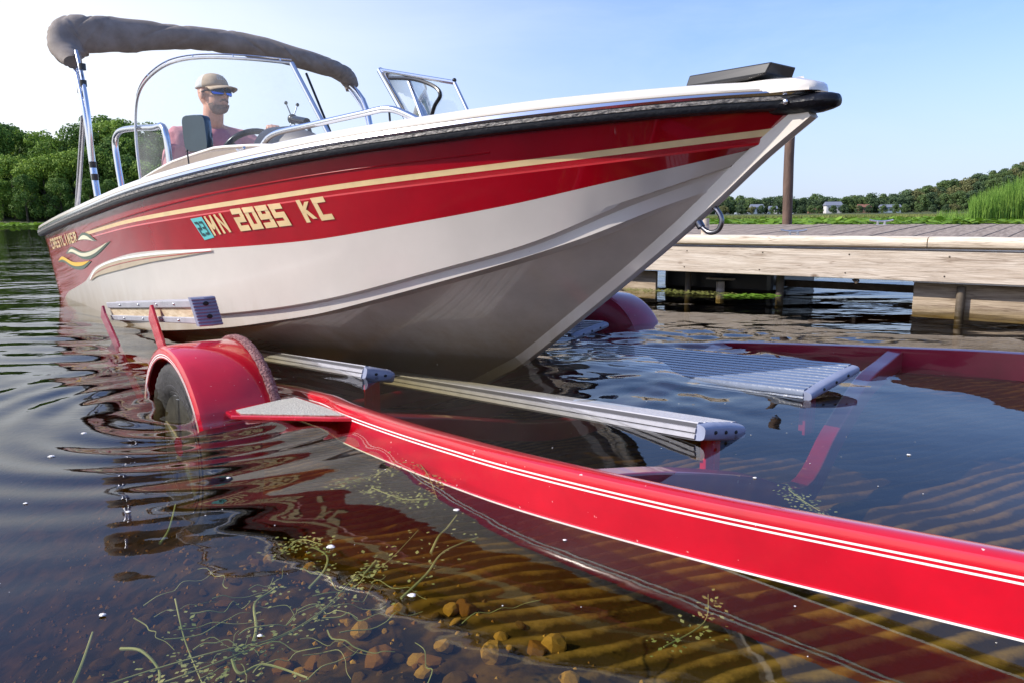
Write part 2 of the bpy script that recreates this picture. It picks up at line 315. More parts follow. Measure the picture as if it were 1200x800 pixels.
D = 0.011
ROWS = [  # us, ue, Bm, z fn, dv
 (-5.05, 1.27, 1.12, zs0, 0), (-5.0, 1.205, 1.105, lambda u: zg(u)+D*.9, 0), (-5.0, 1.195, 1.102, lambda u: zg(u)-D*.9, 0),
 (-4.99, 1.19, 1.100, lambda u: zg(u)-D*2.4, 0), (-4.99, 1.185, 1.099, lambda u: zg(u)-D*3.0, .002),
 (-4.8, 1.14, 1.065, zrw, 0), (-4.75, 1.08, 1.045, zkn, .0), (-4.73, 1.05, 1.012, lambda u: zgr(u)+.010, .014), (-4.72, 1.045, 1.01, zgr, -.006),
 (-4.7, 1.0, .975, zch, .022), (-4.7, .995, .965, lambda u: zch(u)-.008, -.035), (-4.65, 1.0, 0, zke, 0)]
NST = 90
def rowpts(row, sgn):
    us, ue, Bm, zf, dv = row; out = []
    for i in range(NST+1):
        t = i/NST; t = 1-(1-t)**1.25
        u = us+(ue-us)*t
        v = (shape(u, ue, Bm)+dv*min(1, (ue-u)*3) if Bm else 0)
        v = max(v, .018 if Bm else 0.0)
        out.append(Vector((u, -sgn*v, zf(u))))
    return out
hm = MB()
for sgn in (1, -1):
    rp = [rowpts(r, sgn) for r in ROWS]
    mats = [RED, GOLD, RED, GOLD2, RED, WHITE, WHITE, WHITE, WHITE, BOTTOM, BOTTOM]
    for k in range(len(rp)-1):
        if mats[k] in (GOLD, GOLD2):      # pinstripes start ahead of the lettering
            c_ = max(i for i in range(NST+1) if rp[k][i].x < -3.02)
            hm.strip(rp[k][:c_+1], rp[k+1][:c_+1], RED); hm.strip(rp[k][c_:], rp[k+1][c_:], mats[k])
        else: hm.strip(rp[k], rp[k+1], mats[k])
    rp_s = rp if sgn == 1 else rp_s
# transom
tr = [r[0] for r in rp_s]; trm = [Vector((p.x, -p.y, p.z)) for p in tr]
hm.add(tr+trm, [(i, i+1, len(tr)+i+1, len(tr)+i) for i in range(len(tr)-1)], RED)
hull = hm.build('hull', boat); tag(hull, 'glossy hull, red above and off-white below, with gold pinstripe')
bmx = bmesh.new(); bmx.from_mesh(hull.data); bmesh.ops.remove_doubles(bmx, verts=bmx.verts, dist=.0004)
bmesh.ops.recalc_face_normals(bmx, faces=bmx.faces)
for e in bmx.edges: e.smooth = not (len(e.link_faces) == 2 and e.calc_face_angle(0) > R(9) and abs((e.verts[0].co-e.verts[1].co).normalized().x) > .5)
bmx.to_mesh(hull.data); bmx.free()
def surf(u, z):
    """starboard hull half-breadth at (u,z)"""
    pr = []
    for (us, ue, Bm, zf, dv) in ROWS[:-1]:
        if u < ue: pr.append((zf(u), shape(u, ue, Bm)+dv*min(1, (ue-u)*3)))
    pr.sort()
    zz = [p[0] for p in pr]; vv = [p[1] for p in pr]
    return float(np.interp(z, zz, vv))
def onhull(u, z, off=.004): return Vector((u, -(surf(u, z)+off), z))

# keel / stem plate
stem_pts = [(1.30, .925), (1.15, .82), (1.0, .70), (.85, .585), (.62, .42), (.3, .2), (0, 0.0), (-.15, -.075), (-.37, -.18), (-.7, -.31), (-1.1, -.39), (-2.5, -.47), (-4.4, -.5)]
sm = MB(); P = crv([(a, 0, b) for a, b in stem_pts], 4); rings = []
for i, p in enumerate(P):
    t = (P[min(i+1, len(P)-1)]-P[max(i-1, 0)]).normalized(); nrm = Vector((-t.z, 0, t.x));
    if nrm.x < 0 or (abs(nrm.x) < .2 and nrm.z > 0): nrm = -nrm
    w = .026
    rings.append([p+Vector((0, -w, 0))-nrm*.02, p+Vector((0, -w*.85, 0))+nrm*.028, p+Vector((0, -w*.4, 0))+nrm*.032, p+Vector((0, w*.4, 0))+nrm*.032, p+Vector((0, w*.85, 0))+nrm*.028, p+Vector((0, w, 0))-nrm*.02])
sm.loft(rings, WHITE); sm.build('stem_plate', boat)

# gunwale: rub rail + moulded deck edge swept along the sheer
def sheer_path():
    st = []
    for i in range(101):
        t = 1-(1-i/100)**1.3; u = -5.08+(1.265+5.08)*t
        st.append(Vector((u, -shape(u, 1.27, 1.12)-.004, zs0(u))))
    st.append(Vector((1.275, 0, .93)))
    return st+[Vector((p.x, -p.y, p.z)) for p in reversed(st[:-1])]
SP = sheer_path()
def sweep(profile, mats_per, name, closed=True, m0=None, seg=None, sub=None):
    mb = MB(); rings = []
    idx = range(len(SP)) if seg is None else seg
    for i in idx:
        t = SP[min(i+1, len(SP)-1)]-SP[max(i-1, 0)]; t.z = 0; t.normalize(); n = Vector((t.y, -t.x, 0))
        # the path runs stern->bow on starboard (y<0), outward is to the right of travel
        ring = []
        for a, b in profile:
            if a < 0: a = -min(-a, abs(SP[i].y)*.96)
            k_ = 1-.12*max(0, min(1, (SP[i].x-.6)/.6)) if b > .05 else 1
            ring.append(SP[i]+n*a+Vector((0, 0, b*k_)))
        rings.append(ring)
    mb.loft(rings, m0 or mats_per[0], closed=closed, per=mats_per)
    return mb.build(name, boat)
sweep([(-.01, 0), (.012, -.006), (.032, .000), (.037, .010), (.035, .020), (.0345, .036), (-.01, .036)], [BLACK]*7, 'rub_rail')
sweep([(.030, .0205), (.0385, .022), (.0385, .033), (.030, .0345)], [ROPE]*4, 'rub_rail_insert')
sweep([(-.01, .0365), (.036, .0365), (.040, .044), (.036, .056), (-.01, .058)], [ALU]*5, 'rail_trim')
sweep([(-.01, .0585), (.027, .0585), (.029, .066), (.024, .080), (.008, .092), (-.03, .100), (-.09, .104), (-.15, .104), (-.16, .09), (-.16, .06)], [DECK]*10, 'gunwale')
# thin dark bead line between trim and gunwale
sweep([(.022, .0555), (.0315, .0565), (.0315, .0600), (.022, .0605)], [TAN]*4, 'gunwale_bead')
# rivets / bolts on rail ends skipped except the bow screw
# bow cap
bc = MB()
rg = []
for x, w, zl, zh in [(1.20, .072, .912, .968), (1.27, .066, .910, .970), (1.33, .058, .912, .970), (1.365, .045, .918, .965), (1.385, .024, .923, .959), (1.391, .010, .934, .948)]:
    rg.append([(x, w*math.cos(a), (zl+zh)/2+(zh-zl)/2*math.sin(a)) for a in [2*math.pi*k/16 for k in range(16)]])
bc.loft(rg, BLACK); bc.build('bow_cap', boat)
sc = MB(); sc.ball((1.262, -.0715, .944), (.009, .006, .009), ALU); sc.build('screw', boat)
# decks
dk = MB()
def deck_ring(u, vin, nst=9):
    v = max(shape(u, 1.27, 1.12)-.145, .004); z = zs0(u)+.101*(1-.12*max(0, min(1, (u-.6)/.6)))
    return [Vector((u, -v+2*v*k/(nst-1), z+.018*(1-(2*k/(nst-1)-1)**2)*min(1, v*2))) for k in range(nst)]
dk.loft([deck_ring(u, 0) for u in np.linspace(-.25, 1.215, 22)], DECK, closed=False); dk.build('bow_deck', boat)
dk = MB()
for sg in (1, -1):
    us_ = np.linspace(-5.0, -.25, 30)
    A_ = [Vector((u, -sg*(shape(u, 1.27, 1.12)-.145), zs0(u)+.104)) for u in us_]
    B_ = [Vector((u, -sg*(shape(u, 1.27, 1.12)-.30), zs0(u)+.108)) for u in us_]
    C_ = [Vector((u, -sg*(shape(u, 1.27, 1.12)-.31), zs0(u)-.45)) for u in us_]
    dk.strip(A_, B_, DECK); dk.strip(B_, C_, GREYV)
dk.box((-4.75, 0, .38), (.5, 1.7, .5), DECK); dk.box((-2.75, 0, .22), (3.9, 1.40, .02), GREYV); dk.box((-.42, 0, .66), (.04, 1.1, .42), DECK)
dk.build('cockpit_liner', boat, smooth=False)
# raised white bow moulding
bmo = MB(); rg = []
for x, w, zt in [(.95, .13, 1.014), (1.08, .11, 1.020), (1.20, .09, 1.020), (1.28, .075, 1.014), (1.325, .055, 1.0), (1.338, .03, .985)]:
    zl = .972
    rg.append([(x, w*a, zl+(zt-zl)*b) for a, b in [(-1, 0), (-1, .45), (-.85, .85), (-.5, 1), (.5, 1), (.85, .85), (1, .45), (1, 0)]])
bmo.loft(rg, DECK); bmo.build('bow_moulding', boat)
# black trolling-motor pad on the bow
pd = MB()
for prof, z0 in ((None, 0),):
    a = [(.82, -.07, 1.016), (1.13, -.07, 1.024), (1.13, .07, 1.024), (.82, .07, 1.016)]
    b = [(.905, -.075, 1.032), (1.195, -.075, 1.032), (1.195, .075, 1.032), (.905, .075, 1.032)]
    c = [(.915, -.07, 1.066), (1.21, -.07, 1.064), (1.21, .07, 1.064), (.915, .07, 1.066)]
    pd.loft([a, b, c], FRAMEB)
pd.build('motor_mount_pad', boat, smooth=False, bevel=.004)
# bow eye
be = MB(); be.tube(crv([(.92, -.0, .590), (.960, -.0, .562), (.998, 0, .570), (1.010, 0, .603), (.99, 0, .635), (.965, 0, .650)], 6), .0085, DSTEEL)
be.tube([(.915, 0, .600), (.93, 0, .578)], .014, DSTEEL); be.tube([(.96, 0, .662), (.972, 0, .642)], .014, DSTEEL); be.build('bow_eye', boat)

# ---- lettering and decals on the starboard hull
GL = {
 'M': [((0, 0), (0, 1)), ((0, 1), (.5, .25)), ((.5, .25), (1, 1)), ((1, 1), (1, 0))], 'N': [((0, 0), (0, 1)), ((0, 1), (1, 0)), ((1, 0), (1, 1))],
 '2': [((0, 1), (1, 1)), ((1, 1), (1, .5)), ((1, .5), (0, .5)), ((0, .5), (0, 0)), ((0, 0), (1, 0))],
 '0': [((0, 0), (0, 1)), ((0, 1), (1, 1)), ((1, 1), (1, 0)), ((1, 0), (0, 0))],
 '9': [((0, 0), (1, 0)), ((1, 0), (1, 1)), ((1, 1), (0, 1)), ((0, 1), (0, .5)), ((0, .5), (1, .5))],
 '5': [((1, 1), (0, 1)), ((0, 1), (0, .5)), ((0, .5), (1, .5)), ((1, .5), (1, 0)), ((1, 0), (0, 0))],
 '3': [((0, 1), (1, 1)), ((1, 1), (1, 0)), ((1, 0), (0, 0)), ((.2, .5), (1, .5))],
 'K': [((0, 0), (0, 1)), ((0, .45), (1, 1)), ((.3, .55), (1, 0))], 'C': [((1, 1), (0, 1)), ((0, 1), (0, 0)), ((0, 0), (1, 0))],
 'R': [((0, 0), (0, 1)), ((0, 1), (1, 1)), ((1, 1), (1, .5)), ((1, .5), (0, .5)), ((.4, .5), (1, 0))],
 'E': [((1, 1), (0, 1)), ((0, 1), (0, 0)), ((0, 0), (1, 0)), ((0, .5), (.8, .5))], 'T': [((0, 1), (1, 1)), ((.5, 1), (.5, 0))],
 'S': [((1, 1), (0, 1)), ((0, 1), (0, .5)), ((0, .5), (1, .5)), ((1, .5), (1, 0)), ((1, 0), (0, 0))],
 'L': [((0, 1), (0, 0)), ((0, 0), (1, 0))], 'I': [((.5, 1), (.5, 0))], 'G': [((1, 1), (0, 1)), ((0, 1), (0, 0)), ((0, 0), (1, 0)), ((1, 0), (1, .5)), ((1, .5), (.5, .5))], 'U': [((0, 1), (0, 0)), ((0, 0), (1, 0)), ((1, 0), (1, 1))]}
def text_on(txt, quad, mapf, m, name, parent, th=.24, tv=None, gap=.32, wmul=1.0, off=.003):
    """quad: TL,TR,BR,BL in surface coords; strokes inset so letters fill the quad"""
    tv = tv or th
    n = len(txt); W = n+gap*(n-1); out = []
    for i, ch in enumerate(txt):
        if ch == ' ': continue
        x0 = i*(1+gap)/W; x1 = (i*(1+gap)+1)/W
        mb = MB(); lw = x1-x0
        for k, (a, b) in enumerate(GL[ch]):
            # half thickness in unit box coordinates
            hx, hy = th/2, tv/2
            ax, ay = hx+a[0]*(1-2*hx), hy+a[1]*(1-2*hy); bx, by = hx+b[0]*(1-2*hx), hy+b[1]*(1-2*hy)
            if abs(ax-bx) < 1e-6: poly = [(ax-hx, min(ay, by)-hy), (ax+hx, min(ay, by)-hy), (ax+hx, max(ay, by)+hy), (ax-hx, max(ay, by)+hy)]
            elif abs(ay-by) < 1e-6: poly = [(min(ax, bx)-hx, ay-hy), (max(ax, bx)+hx, ay-hy), (max(ax, bx)+hx, ay+hy), (min(ax, bx)-hx, ay+hy)]
            else: poly = [(ax-hx, ay), (ax+hx, ay), (bx+hx, by), (bx-hx, by)]
            pts = []
            for (px, py) in poly:
                X = x0+px*lw; Y = max(0, min(1, py))
                tl, tr_, br, bl = [Vector(q) for q in quad]
                s_ = (tl*(1-X)+tr_*X)*Y+(bl*(1-X)+br*X)*(1-Y)
                pts.append(mapf(s_.x, s_.y, off+.0004*k))
            mb.add(pts, [tuple(range(len(pts)))], m)
        out.append(mb.build(name, parent, smooth=False))
    return out
text_on('MN', [(-1.075, .632), (-.935, .646), (-.895, .563), (-1.035, .545)], onhull, GOLD, 'registration_letter', boat, .26, .2)
text_on('2095', [(-.865, .662), (-.540, .683), (-.500, .592), (-.826, .566)], onhull, GOLD, 'registration_number', boat, .34, .24, .16)
text_on('KC', [(-.450, .692), (-.305, .705), (-.272, .616), (-.418, .602)], onhull, GOLD, 'registration_letter', boat, .34, .24, .22)
TEAL = mat('teal_sticker', (.12, .50, .50), .4); TEALD = mat('sticker_ink', (.01, .05, .06), .5)
st = MB(); q = [(-1.193, .622), (-1.092, .631), (-1.040, .538), (-1.128, .524)]
st.add([onhull(a, b, .003) for a, b in q], [(0, 1, 2, 3)], TEAL); sticker = st.build('registration_sticker', boat, smooth=False)
text_on('23', [(-1.168, .607), (-1.098, .612), (-1.064, .553), (-1.128, .543)], onhull, TEALD, 'sticker_digit', sticker, .22, .16, .3, off=.005)
for s_ in text_on('CRESTLINER', [(-4.72, .470), (-3.42, .545), (-3.42, .474), (-4.66, .388)], onhull, GOLD, 'name_letter', boat, .30, .22, .3): pass
def ribbon(c, w, m, name, off=.003, n=8):
    """tapered ribbon decal; c = (u,z) centres, w = half heights"""
    cc = crv([(a, b, ww) for (a, b), ww in zip(c, w)], n); mb = MB()
    mb.strip([onhull(p.x, p.y+max(p.z, 0), off) for p in cc], [onhull(p.x, p.y-max(p.z, 0), off) for p in cc], m)
    return mb.build(name, boat)
GREEN = mat('olive_decal', (.09, .13, .10), .4); CREAM = mat('cream_decal', (.72, .68, .5), .4); YEL = mat('yellow_decal', (.75, .46, .06), .4); TAND = mat('khaki_decal', (.42, .35, .25), .45, var=.08, vscale=9)
ribbon([(-3.40, .49), (-3.2, .515), (-3.0, .515), (-2.8, .495)], [.002, .022, .02, .001], GREEN, 'wave_decal', .003)
ribbon([(-3.38, .487), (-3.2, .508), (-3.05, .508), (-2.88, .492)], [.001, .013, .011, .001], CREAM, 'wave_decal', .005)
ribbon([(-4.0, .378), (-3.7, .41), (-3.35, .385), (-3.0, .41), (-2.45, .498)], [.002, .024, .026, .022, .001], GREEN, 'wave_decal', .003)
ribbon([(-3.9, .385), (-3.7, .407), (-3.35, .388), (-3.0, .416), (-2.55, .486)], [.001, .011, .012, .011, .001], CREAM, 'wave_decal', .005)
ribbon([(-4.50, .295), (-4.2, .325), (-3.8, .298), (-3.45, .31), (-3.15, .352)], [.002, .022, .026, .022, .001], GREEN, 'wave_decal', .003)
ribbon([(-4.45, .305), (-4.2, .334), (-3.8, .308), (-3.45, .322), (-3.2, .352)], [.001, .012, .014, .012, .001], YEL, 'wave_decal', .005)
# khaki swoosh with white piping
tt = [(-3.30, .215), (-3.10, .285), (-2.79, .340), (-2.35, .389), (-1.8, .432), (-1.474, .452), (-1.09, .474)]; tb = [(-3.30, .212), (-3.07, .255), (-2.69, .300), (-2.3, .342), (-1.8, .398), (-1.479, .430), (-1.09, .473)]
mb = MB(); TT_, TB_ = crv([(a, b, 0) for a, b in tt], 8), crv([(a, b, 0) for a, b in tb], 8); mb.strip([onhull(p.x, p.y, .007) for p in TT_], [onhull(p.x, p.y, .007) for p in TB_], TAND); mb.build('swoosh_decal', boat)
cc = crv([(a, b, 0) for a, b in tt], 6); mb = MB(); mb.strip([onhull(p.x, p.y+.012, .0085) for p in cc], [onhull(p.x, p.y+.001, .0085) for p in cc], STRIPE); mb.build('swoosh_piping', boat)
cc = crv([(a*.62+c*.38, b*.62+d*.38, 0) for (a, b), (c, d) in zip(tt, tb)], 6); mb = MB(); mb.strip([onhull(p.x, p.y+.0025, .009) for p in cc], [onhull(p.x, p.y-.0005, .009) for p in cc], GOLD2); mb.build('swoosh_pinstripe', boat)
# pale highlight stripe just under the rail: a pressed rib
rb = MB(); pts = []
for i in range(50):
    u = -2.9+i*(.4+2.9)/49; z = zs0(u)-.055-.02*max(0, (-u-1)/2)
    pts.append(onhull(u, z, .0005))
rb.tube(pts, .004, RED, n=8); rb.build('pressed_rib', boat)
# small fittings at the gunwale
for (u, v, h, m) in [(-1.25, .985, .05, FRAMEB)]:
    mb = MB(); z = zs0(u)+.10; mb.tube([(u, -v, z-.005), (u, -v, z+.012)], .016, FRAMEB); mb.tube([(u, -v, z+.01), (u-.012, -v, z+.075)], .0035, FRAMEB); mb.ball((u-.012, -v, z+.077), .006, FRAMEB); mb.build('antenna_stub', boat)
def cleat(parent, p, rz, s=1., m=None, name='cleat'):
    mb = MB(); mb.tube(crv([(-.075*s, 0, .036*s), (-.03*s, 0, .028*s), (.03*s, 0, .028*s), (.075*s, 0, .036*s)], 4), .007*s, m or ALUM)
    for x in (-.022, .022): mb.tube([(x*s, 0, 0), (x*s, 0, .028*s)], .008*s, m or ALUM)
    mb.box((0, 0, .003*s), (.07*s, .03*s, .006*s), m or ALUM)
    return mb.build(name, parent, loc=p, rot=(0, 0, rz))
cleat(boat, (-.92, -.86, zs0(-.92)+.106), R(-8), .9)
# name-plate style bracket at stern
mb = MB(); mb.box((-4.35, -1.0, zs0(-4.35)+.115), (.05, .04, .03), ALUM); mb.build('stern_fitting', boat, smooth=False, bevel=.004)
mb = MB(); mb.box((-5.07, -1.03, .515), (.03, .05, .05), BLACK); mb.build('rail_end_cap', boat, smooth=False, bevel=.004)

# ---- hand rail on starboard foredeck
mb = MB(); hp = crv([(-.98, -.745, .92), (-.955, -.735, .965), (-.86, -.715, 1.0), (-.60, -.665, 1.015), (-.30, -.59, 1.035), (-.19, -.555, 1.043), (-.12, -.53, 1.03), (0.0, -.49, .975)], 6)
mb.tube(hp, .0135, ALU); mb.build('hand_rail', boat)
# grab rail near stern seat
mb = MB(); mb.tube(crv([(-2.67, -.95, .78), (-2.73, -.95, .98), (-2.745, -.95, 1.09), (-2.69, -.945, 1.14), (-2.55, -.93, 1.155), (-2.1, -.90, 1.125), (-1.95, -.88, 1.10), (-1.93, -.87, .85)], 5), .018, ALU); mb.build('grab_rail', boat)
mb = MB(); mb.tube(crv([(-2.67, .95, .78), (-2.73, .95, .98), (-2.69, .945, 1.12), (-2.5, .93, 1.13), (-2.45, .93, .8)], 5), .018, ALU); mb.build('grab_rail', boat)

# ---- windshields
def glassmat():
    m = bpy.data.materials.new('windshield_glass'); m.use_nodes = True; nt = m.node_tree; nt.nodes.clear()
    o = nt.nodes.new('ShaderNodeOutputMaterial'); t = nt.nodes.new('ShaderNodeBsdfTransparent'); g = nt.nodes.new('ShaderNodeBsdfGlossy'); d = nt.nodes.new('ShaderNodeBsdfDiffuse')
    mx = nt.nodes.new('ShaderNodeMixShader'); mx2 = nt.nodes.new('ShaderNodeMixShader'); lw = nt.nodes.new('ShaderNodeLayerWeight')
    t.inputs[0].default_value = (.90, .95, .97, 1); g.inputs['Roughness'].default_value = .02; d.inputs[0].default_value = (.6, .62, .62, 1)
    lw.inputs[0].default_value = .14
    nz = nt.nodes.new('ShaderNodeTexNoise'); nz.inputs['Scale'].default_value = 3; nz.inputs['Detail'].default_value = 8
    rp = nt.nodes.new('ShaderNodeMapRange'); rp.inputs['From Min'].default_value = .4; rp.inputs['From Max'].default_value = .8; rp.inputs['To Min'].default_value = .06; rp.inputs['To Max'].default_value = .25
    nt.links.new(nz.outputs['Fac'], rp.inputs['Value']); nt.links.new(rp.outputs[0], mx2.inputs[0])
    nt.links.new(lw.outputs['Fresnel'], mx.inputs[0]); nt.links.new(t.outputs[0], mx2.inputs[1]); nt.links.new(d.outputs[0], mx2.inputs[2])
    nt.links.new(mx2.outputs[0], mx.inputs[1]); nt.links.new(g.outputs[0], mx.inputs[2]); nt.links.new(mx.outputs[0], o.inputs[0])
    return m
GLASS = glassmat()
def windshield(sg, label):
    ws = [(-2.27, .94, .80), (-2.30, .94, 1.05), (-2.29, .93, 1.24), (-2.23, .91, 1.35), (-2.10, .87, 1.42), (-1.93, .81, 1.46), (-1.77, .70, 1.47), (-1.57, .54, 1.45), (-1.44, .36, 1.43)]
    top = crv([(a, -sg*b, c) for a, b, c in ws], 6)
    post = [(-1.44, -sg*.36, 1.43), (-1.06, -sg*.30, .93)]
    bot = crv([(-2.27, -sg*.94, .80), (-1.95, -sg*.90, .82), (-1.6, -sg*.75, .85), (-1.3, -sg*.55, .88), (-1.06, -sg*.30, .90)], 12)
    fr = MB(); fr.tube(top, .008, ALUM, n=8)
    f2 = MB(); f2.tube(post, .013, ALU, n=8)
    # second slim outer bead
    off = [p+Vector((-.004, 0, .018)) if i > 14 else p+Vector((-.018, 0, 0)) for i, p in enumerate(top)]
    fr.tube(off, .004, ALU, n=6)
    for i in range(16, len(top), 6): fr.tube([top[i], off[i]], .004, ALU, n=6)
    g = MB(); n = 24
    # pane: sample frame outline vs base
    A_ = [top[int(round(k*(len(top)-1)/n))] for k in range(n+1)]; B_ = [bot[int(round(k*(len(bot)-1)/n))] for k in range(n+1)]
    g.strip(A_, B_, GLASS)
    f = fr.build('windshield_frame', boat); f2.build('windshield_post', boat); tag(g.build('windshield_pane', boat, smooth=True), label)
windshield(1, 'clear curved pane in front of the driver'); windshield(-1, None)
# opened walk-through pane (hinged on the port post, swung up)
pw = [(-1.74, .35, 1.52), (-.96, .35, 1.34), (-.76, .35, 1.06), (-1.28, .35, 1.02)]
mb = MB()
q = [Vector(p) for p in pw]
mb.tube([q[0], q[3]], .020, ALU, n=8); mb.tube([q[0], q[1]], .012, ALU, n=8); mb.tube([q[1], q[2]], .010, ALU, n=8)
mb.tube([q[0]+Vector((.045, -.012, -.03)), q[3]+Vector((.045, -.012, 0))], .006, FRAMEB, n=6)
mb.tube(crv([(-1.62, .345, 1.455), (-1.35, .345, 1.41), (-1.15, .345, 1.345), (-1.09, .345, 1.29), (-1.15, .345, 1.235), (-1.2, .345, 1.15)], 6), .011, FRAMEB, n=8)
mb.ball(q[1]+Vector((.0, 0, .012)), .012, FRAMEB); wf = mb.build('walk_through_window', boat, smooth=False)
mb = MB(); mb.add(q, [(0, 1, 2, 3)], GLASS); mb.build('window_pane', wf, smooth=False)
for p_, q_ in (((-1.40, -.30, 1.38), (-1.18, -.22, .9)), ((-1.40, .20, 1.25), (-1.37, .2, .9))):
    mb = MB(); mb.tube([p_, q_], .0065, FRAMEB); mb.build('windshield_strut', boat)

# ---- dash, coaming, console
mb = MB()
for seg, (zz, inn) in enumerate(((0, 0),)):
    us_ = np.linspace(-2.5, -.62, 24); ring = []
    for u in us_:
        v0 = shape(u, 1.27, 1.12)-.13; k = max(0, min(1, (u+2.5)/.12))*min(1, (-.62-u)/.6); zb = zs0(u)+.09; h = (.055+.04*min(1, (u+2.5)/.8))*k**.7+.004
        ring.append([Vector((u, -v0, zb)), Vector((u, -v0+.012, zb+h*.8)), Vector((u, -v0+.05, zb+h)), Vector((u, -v0+.35, zb+h+.03*k)), Vector((u, -v0+.36, zb-.2))])
    mb.loft(ring, TAN, closed=False)
mb.build('dash_coaming', boat)
mb = MB(); mb.tube([(u, -(shape(u, 1.27, 1.12)-.13)+.045, zs0(u)+.09+(.055+.04*min(1, (u+2.5)/.8))*(min(1, (u+2.5)/.12)*min(1, (-.62-u)/.6))**.7+.006) for u in np.linspace(-2.45, -.7, 24)], .008, DECK); mb.build('coaming_trim', boat)
mb = MB(); rg = []
for x, s_ in [(-1.78, .35), (-1.72, .8), (-1.6, 1.0), (-1.4, .95), (-1.2, .75), (-1.02, .35)]:
    rg.append([(x, -.40+.15*s_*math.cos(a), .88+.235*s_*max(0, math.sin(a))**.75) for a in [math.pi*k/14 for k in range(15)]])
mb.loft(rg, GREYV); mb.build('instrument_hood', boat)
# steering wheel
wc = Vector((-1.86, -.44, .98)); ax = Vector((-.75, 0, .66)).normalized(); e1 = Vector((0, 1, 0)); e2 = ax.cross(e1)
mb = MB(); mb.tube([wc+(e1*math.cos(a)+e2*math.sin(a))*.165 for a in [2*math.pi*k/36 for k in range(36)]], .017, FRAMEB, closed=True)
for a in (90, 210, 330): mb.tube([wc-ax*.02, wc+(e1*math.cos(R(a))+e2*math.sin(R(a)))*.16], .010, FRAMEB)
mb.ball(wc-ax*.02, .04, FRAMEB); mb.tube([wc, wc-ax*.2], .02, FRAMEB); mb.build('steering_wheel', boat)
# fish-finder screen
mb = MB(); o_ = Vector((-1.66, -.80, 1.06)); yw, hh = .165, .095
nrm = Vector((.55, -.83, .0)).normalized(); sx = Vector((.83, .55, 0)).normalized(); rings = []
for d_, s_ in ((-.03, .9), (-.02, 1), (.02, 1), (.028, .96)):
    ring = []
    for k in range(24):
        a = 2*math.pi*k/24; cx = math.copysign(abs(math.cos(a))**.35, math.cos(a)); cz = math.copysign(abs(math.sin(a))**.35, math.sin(a))
        ring.append(o_+sx*cx*.073*s_+Vector((.12*cz*hh*-1, 0, cz*hh*s_))+nrm*d_)
    rings.append(ring)
mb.loft(rings, SCREEN); mb.tube([o_-Vector((0, 0, .08)), o_-Vector((0, 0, .18))], .02, FRAMEB); mb.build('fish_finder', boat)
# phone holder
mb = MB(); o_ = Vector((-1.60, -.30, 1.165)); mb.tube([(-1.28, -.32, .95), (-1.40, -.31, 1.13), o_], .011, FRAMEB); mb.tube([o_, (-1.40, -.31, 1.13)], .020, FRAMEB); mb.ball(o_, .028, FRAMEB)
sxx = Vector((-.35, .94, 0)).normalized(); 
for a in (55, 125, 235, 305):
    p_ = o_+sxx*math.cos(R(a))*.075+Vector((0, 0, math.sin(R(a))*.10)); mb.tube([o_, p_], .0035, ALUM); mb.ball(p_, .010, FRAMEB)
mb.build('phone_holder', boat)
# seats
mb = MB(); mb.box((-2.55, -.5, .42), (.5, .5, .12), TAN); mb.box((-2.50, -.5, .28), (.1, .1, .3), ALUM); mb.box((-2.80, -.5, .68), (.1, .48, .5), TAN); mb.build('driver_seat', boat, smooth=False, bevel=.03)
mb = MB(); mb.box((-2.55, .5, .42), (.5, .5, .12), TAN); mb.box((-2.50, .5, .28), (.1, .1, .3), ALUM); mb.box((-2.75, .5, .58), (.1, .48, .3), TAN); mb.build('passenger_seat', boat, smooth=False, bevel=.03)
mb = MB(); mb.box((-2.0, -.58, .58), (.35, .5, .72), DECK); mb.box((-1.5, -.52, .62), (.75, .5, .5), DECK); mb.box((-1.5, .52, .62), (.75, .5, .5), DECK); 
mb.v = [p for p in mb.v]; mb.build('console', boat, smooth=False, bevel=.02)
# outboard motor low behind the transom
mb = MB(); rg = []
for z, a, b in [(.15, .07, .06), (.34, .10, .10), (.40, .17, .13), (.50, .19, .15), (.56, .16, .13), (.585, .08, .07)]:
    rg.append([(-5.32+a*math.cos(t), b*math.sin(t), z) for t in [2*math.pi*k/16 for k in range(16)]])
mb.loft(rg, FRAMEB); mb.box((-5.28, 0, -.15), (.14, .06, .62), FRAMEB); mb.build('outboard_motor', boat)

# ---- bimini
def wrinkle(p, k): return 1+.10*math.sin(p*23+k*1.3)+.07*math.sin(p*47+2.1*k)+.05*math.sin(p*91+k*3.7)
bp_ = [(-3.34, -1.02, 1.655, .040, .055), (-3.48, -1.03, 1.75, .065, .10), (-3.55, -.97, 1.855, .085, .135), (-3.52, -.86, 1.88, .075, .12), (-3.52, -.65, 1.905, .065, .115), (-3.50, -.3, 1.935, .09, .085), (-3.48, 0, 1.945, .09, .085), (-3.42, .3, 1.925, .09, .08), (-3.33, .6, 1.86, .09, .075), (-3.32, .85, 1.815, .085, .07), (-3.34, .98, 1.77, .07, .07), (-3.36, 1.04, 1.69, .05, .06)]
cs = crv([(a, b, c) for a, b, c, d, e in bp_], 26); rr = crv([(d, e, 0) for a, b, c, d, e in bp_], 26)
mb = MB(); rg = []; gB = random.Random(5); NR = 72
CRS = [(gB.uniform(0, 1), gB.uniform(0, 6.28), gB.uniform(-1.1, 1.1), gB.uniform(.020, .055), gB.uniform(.05, .15), gB.choice([-1, -1, 1])) for _ in range(70)]
CRS += [(gB.uniform(0, .22), gB.uniform(2.2, 5.4), gB.uniform(-.4, .4), gB.uniform(.02, .035), gB.uniform(.10, .18), gB.choice([-1, 1])) for _ in range(26)]
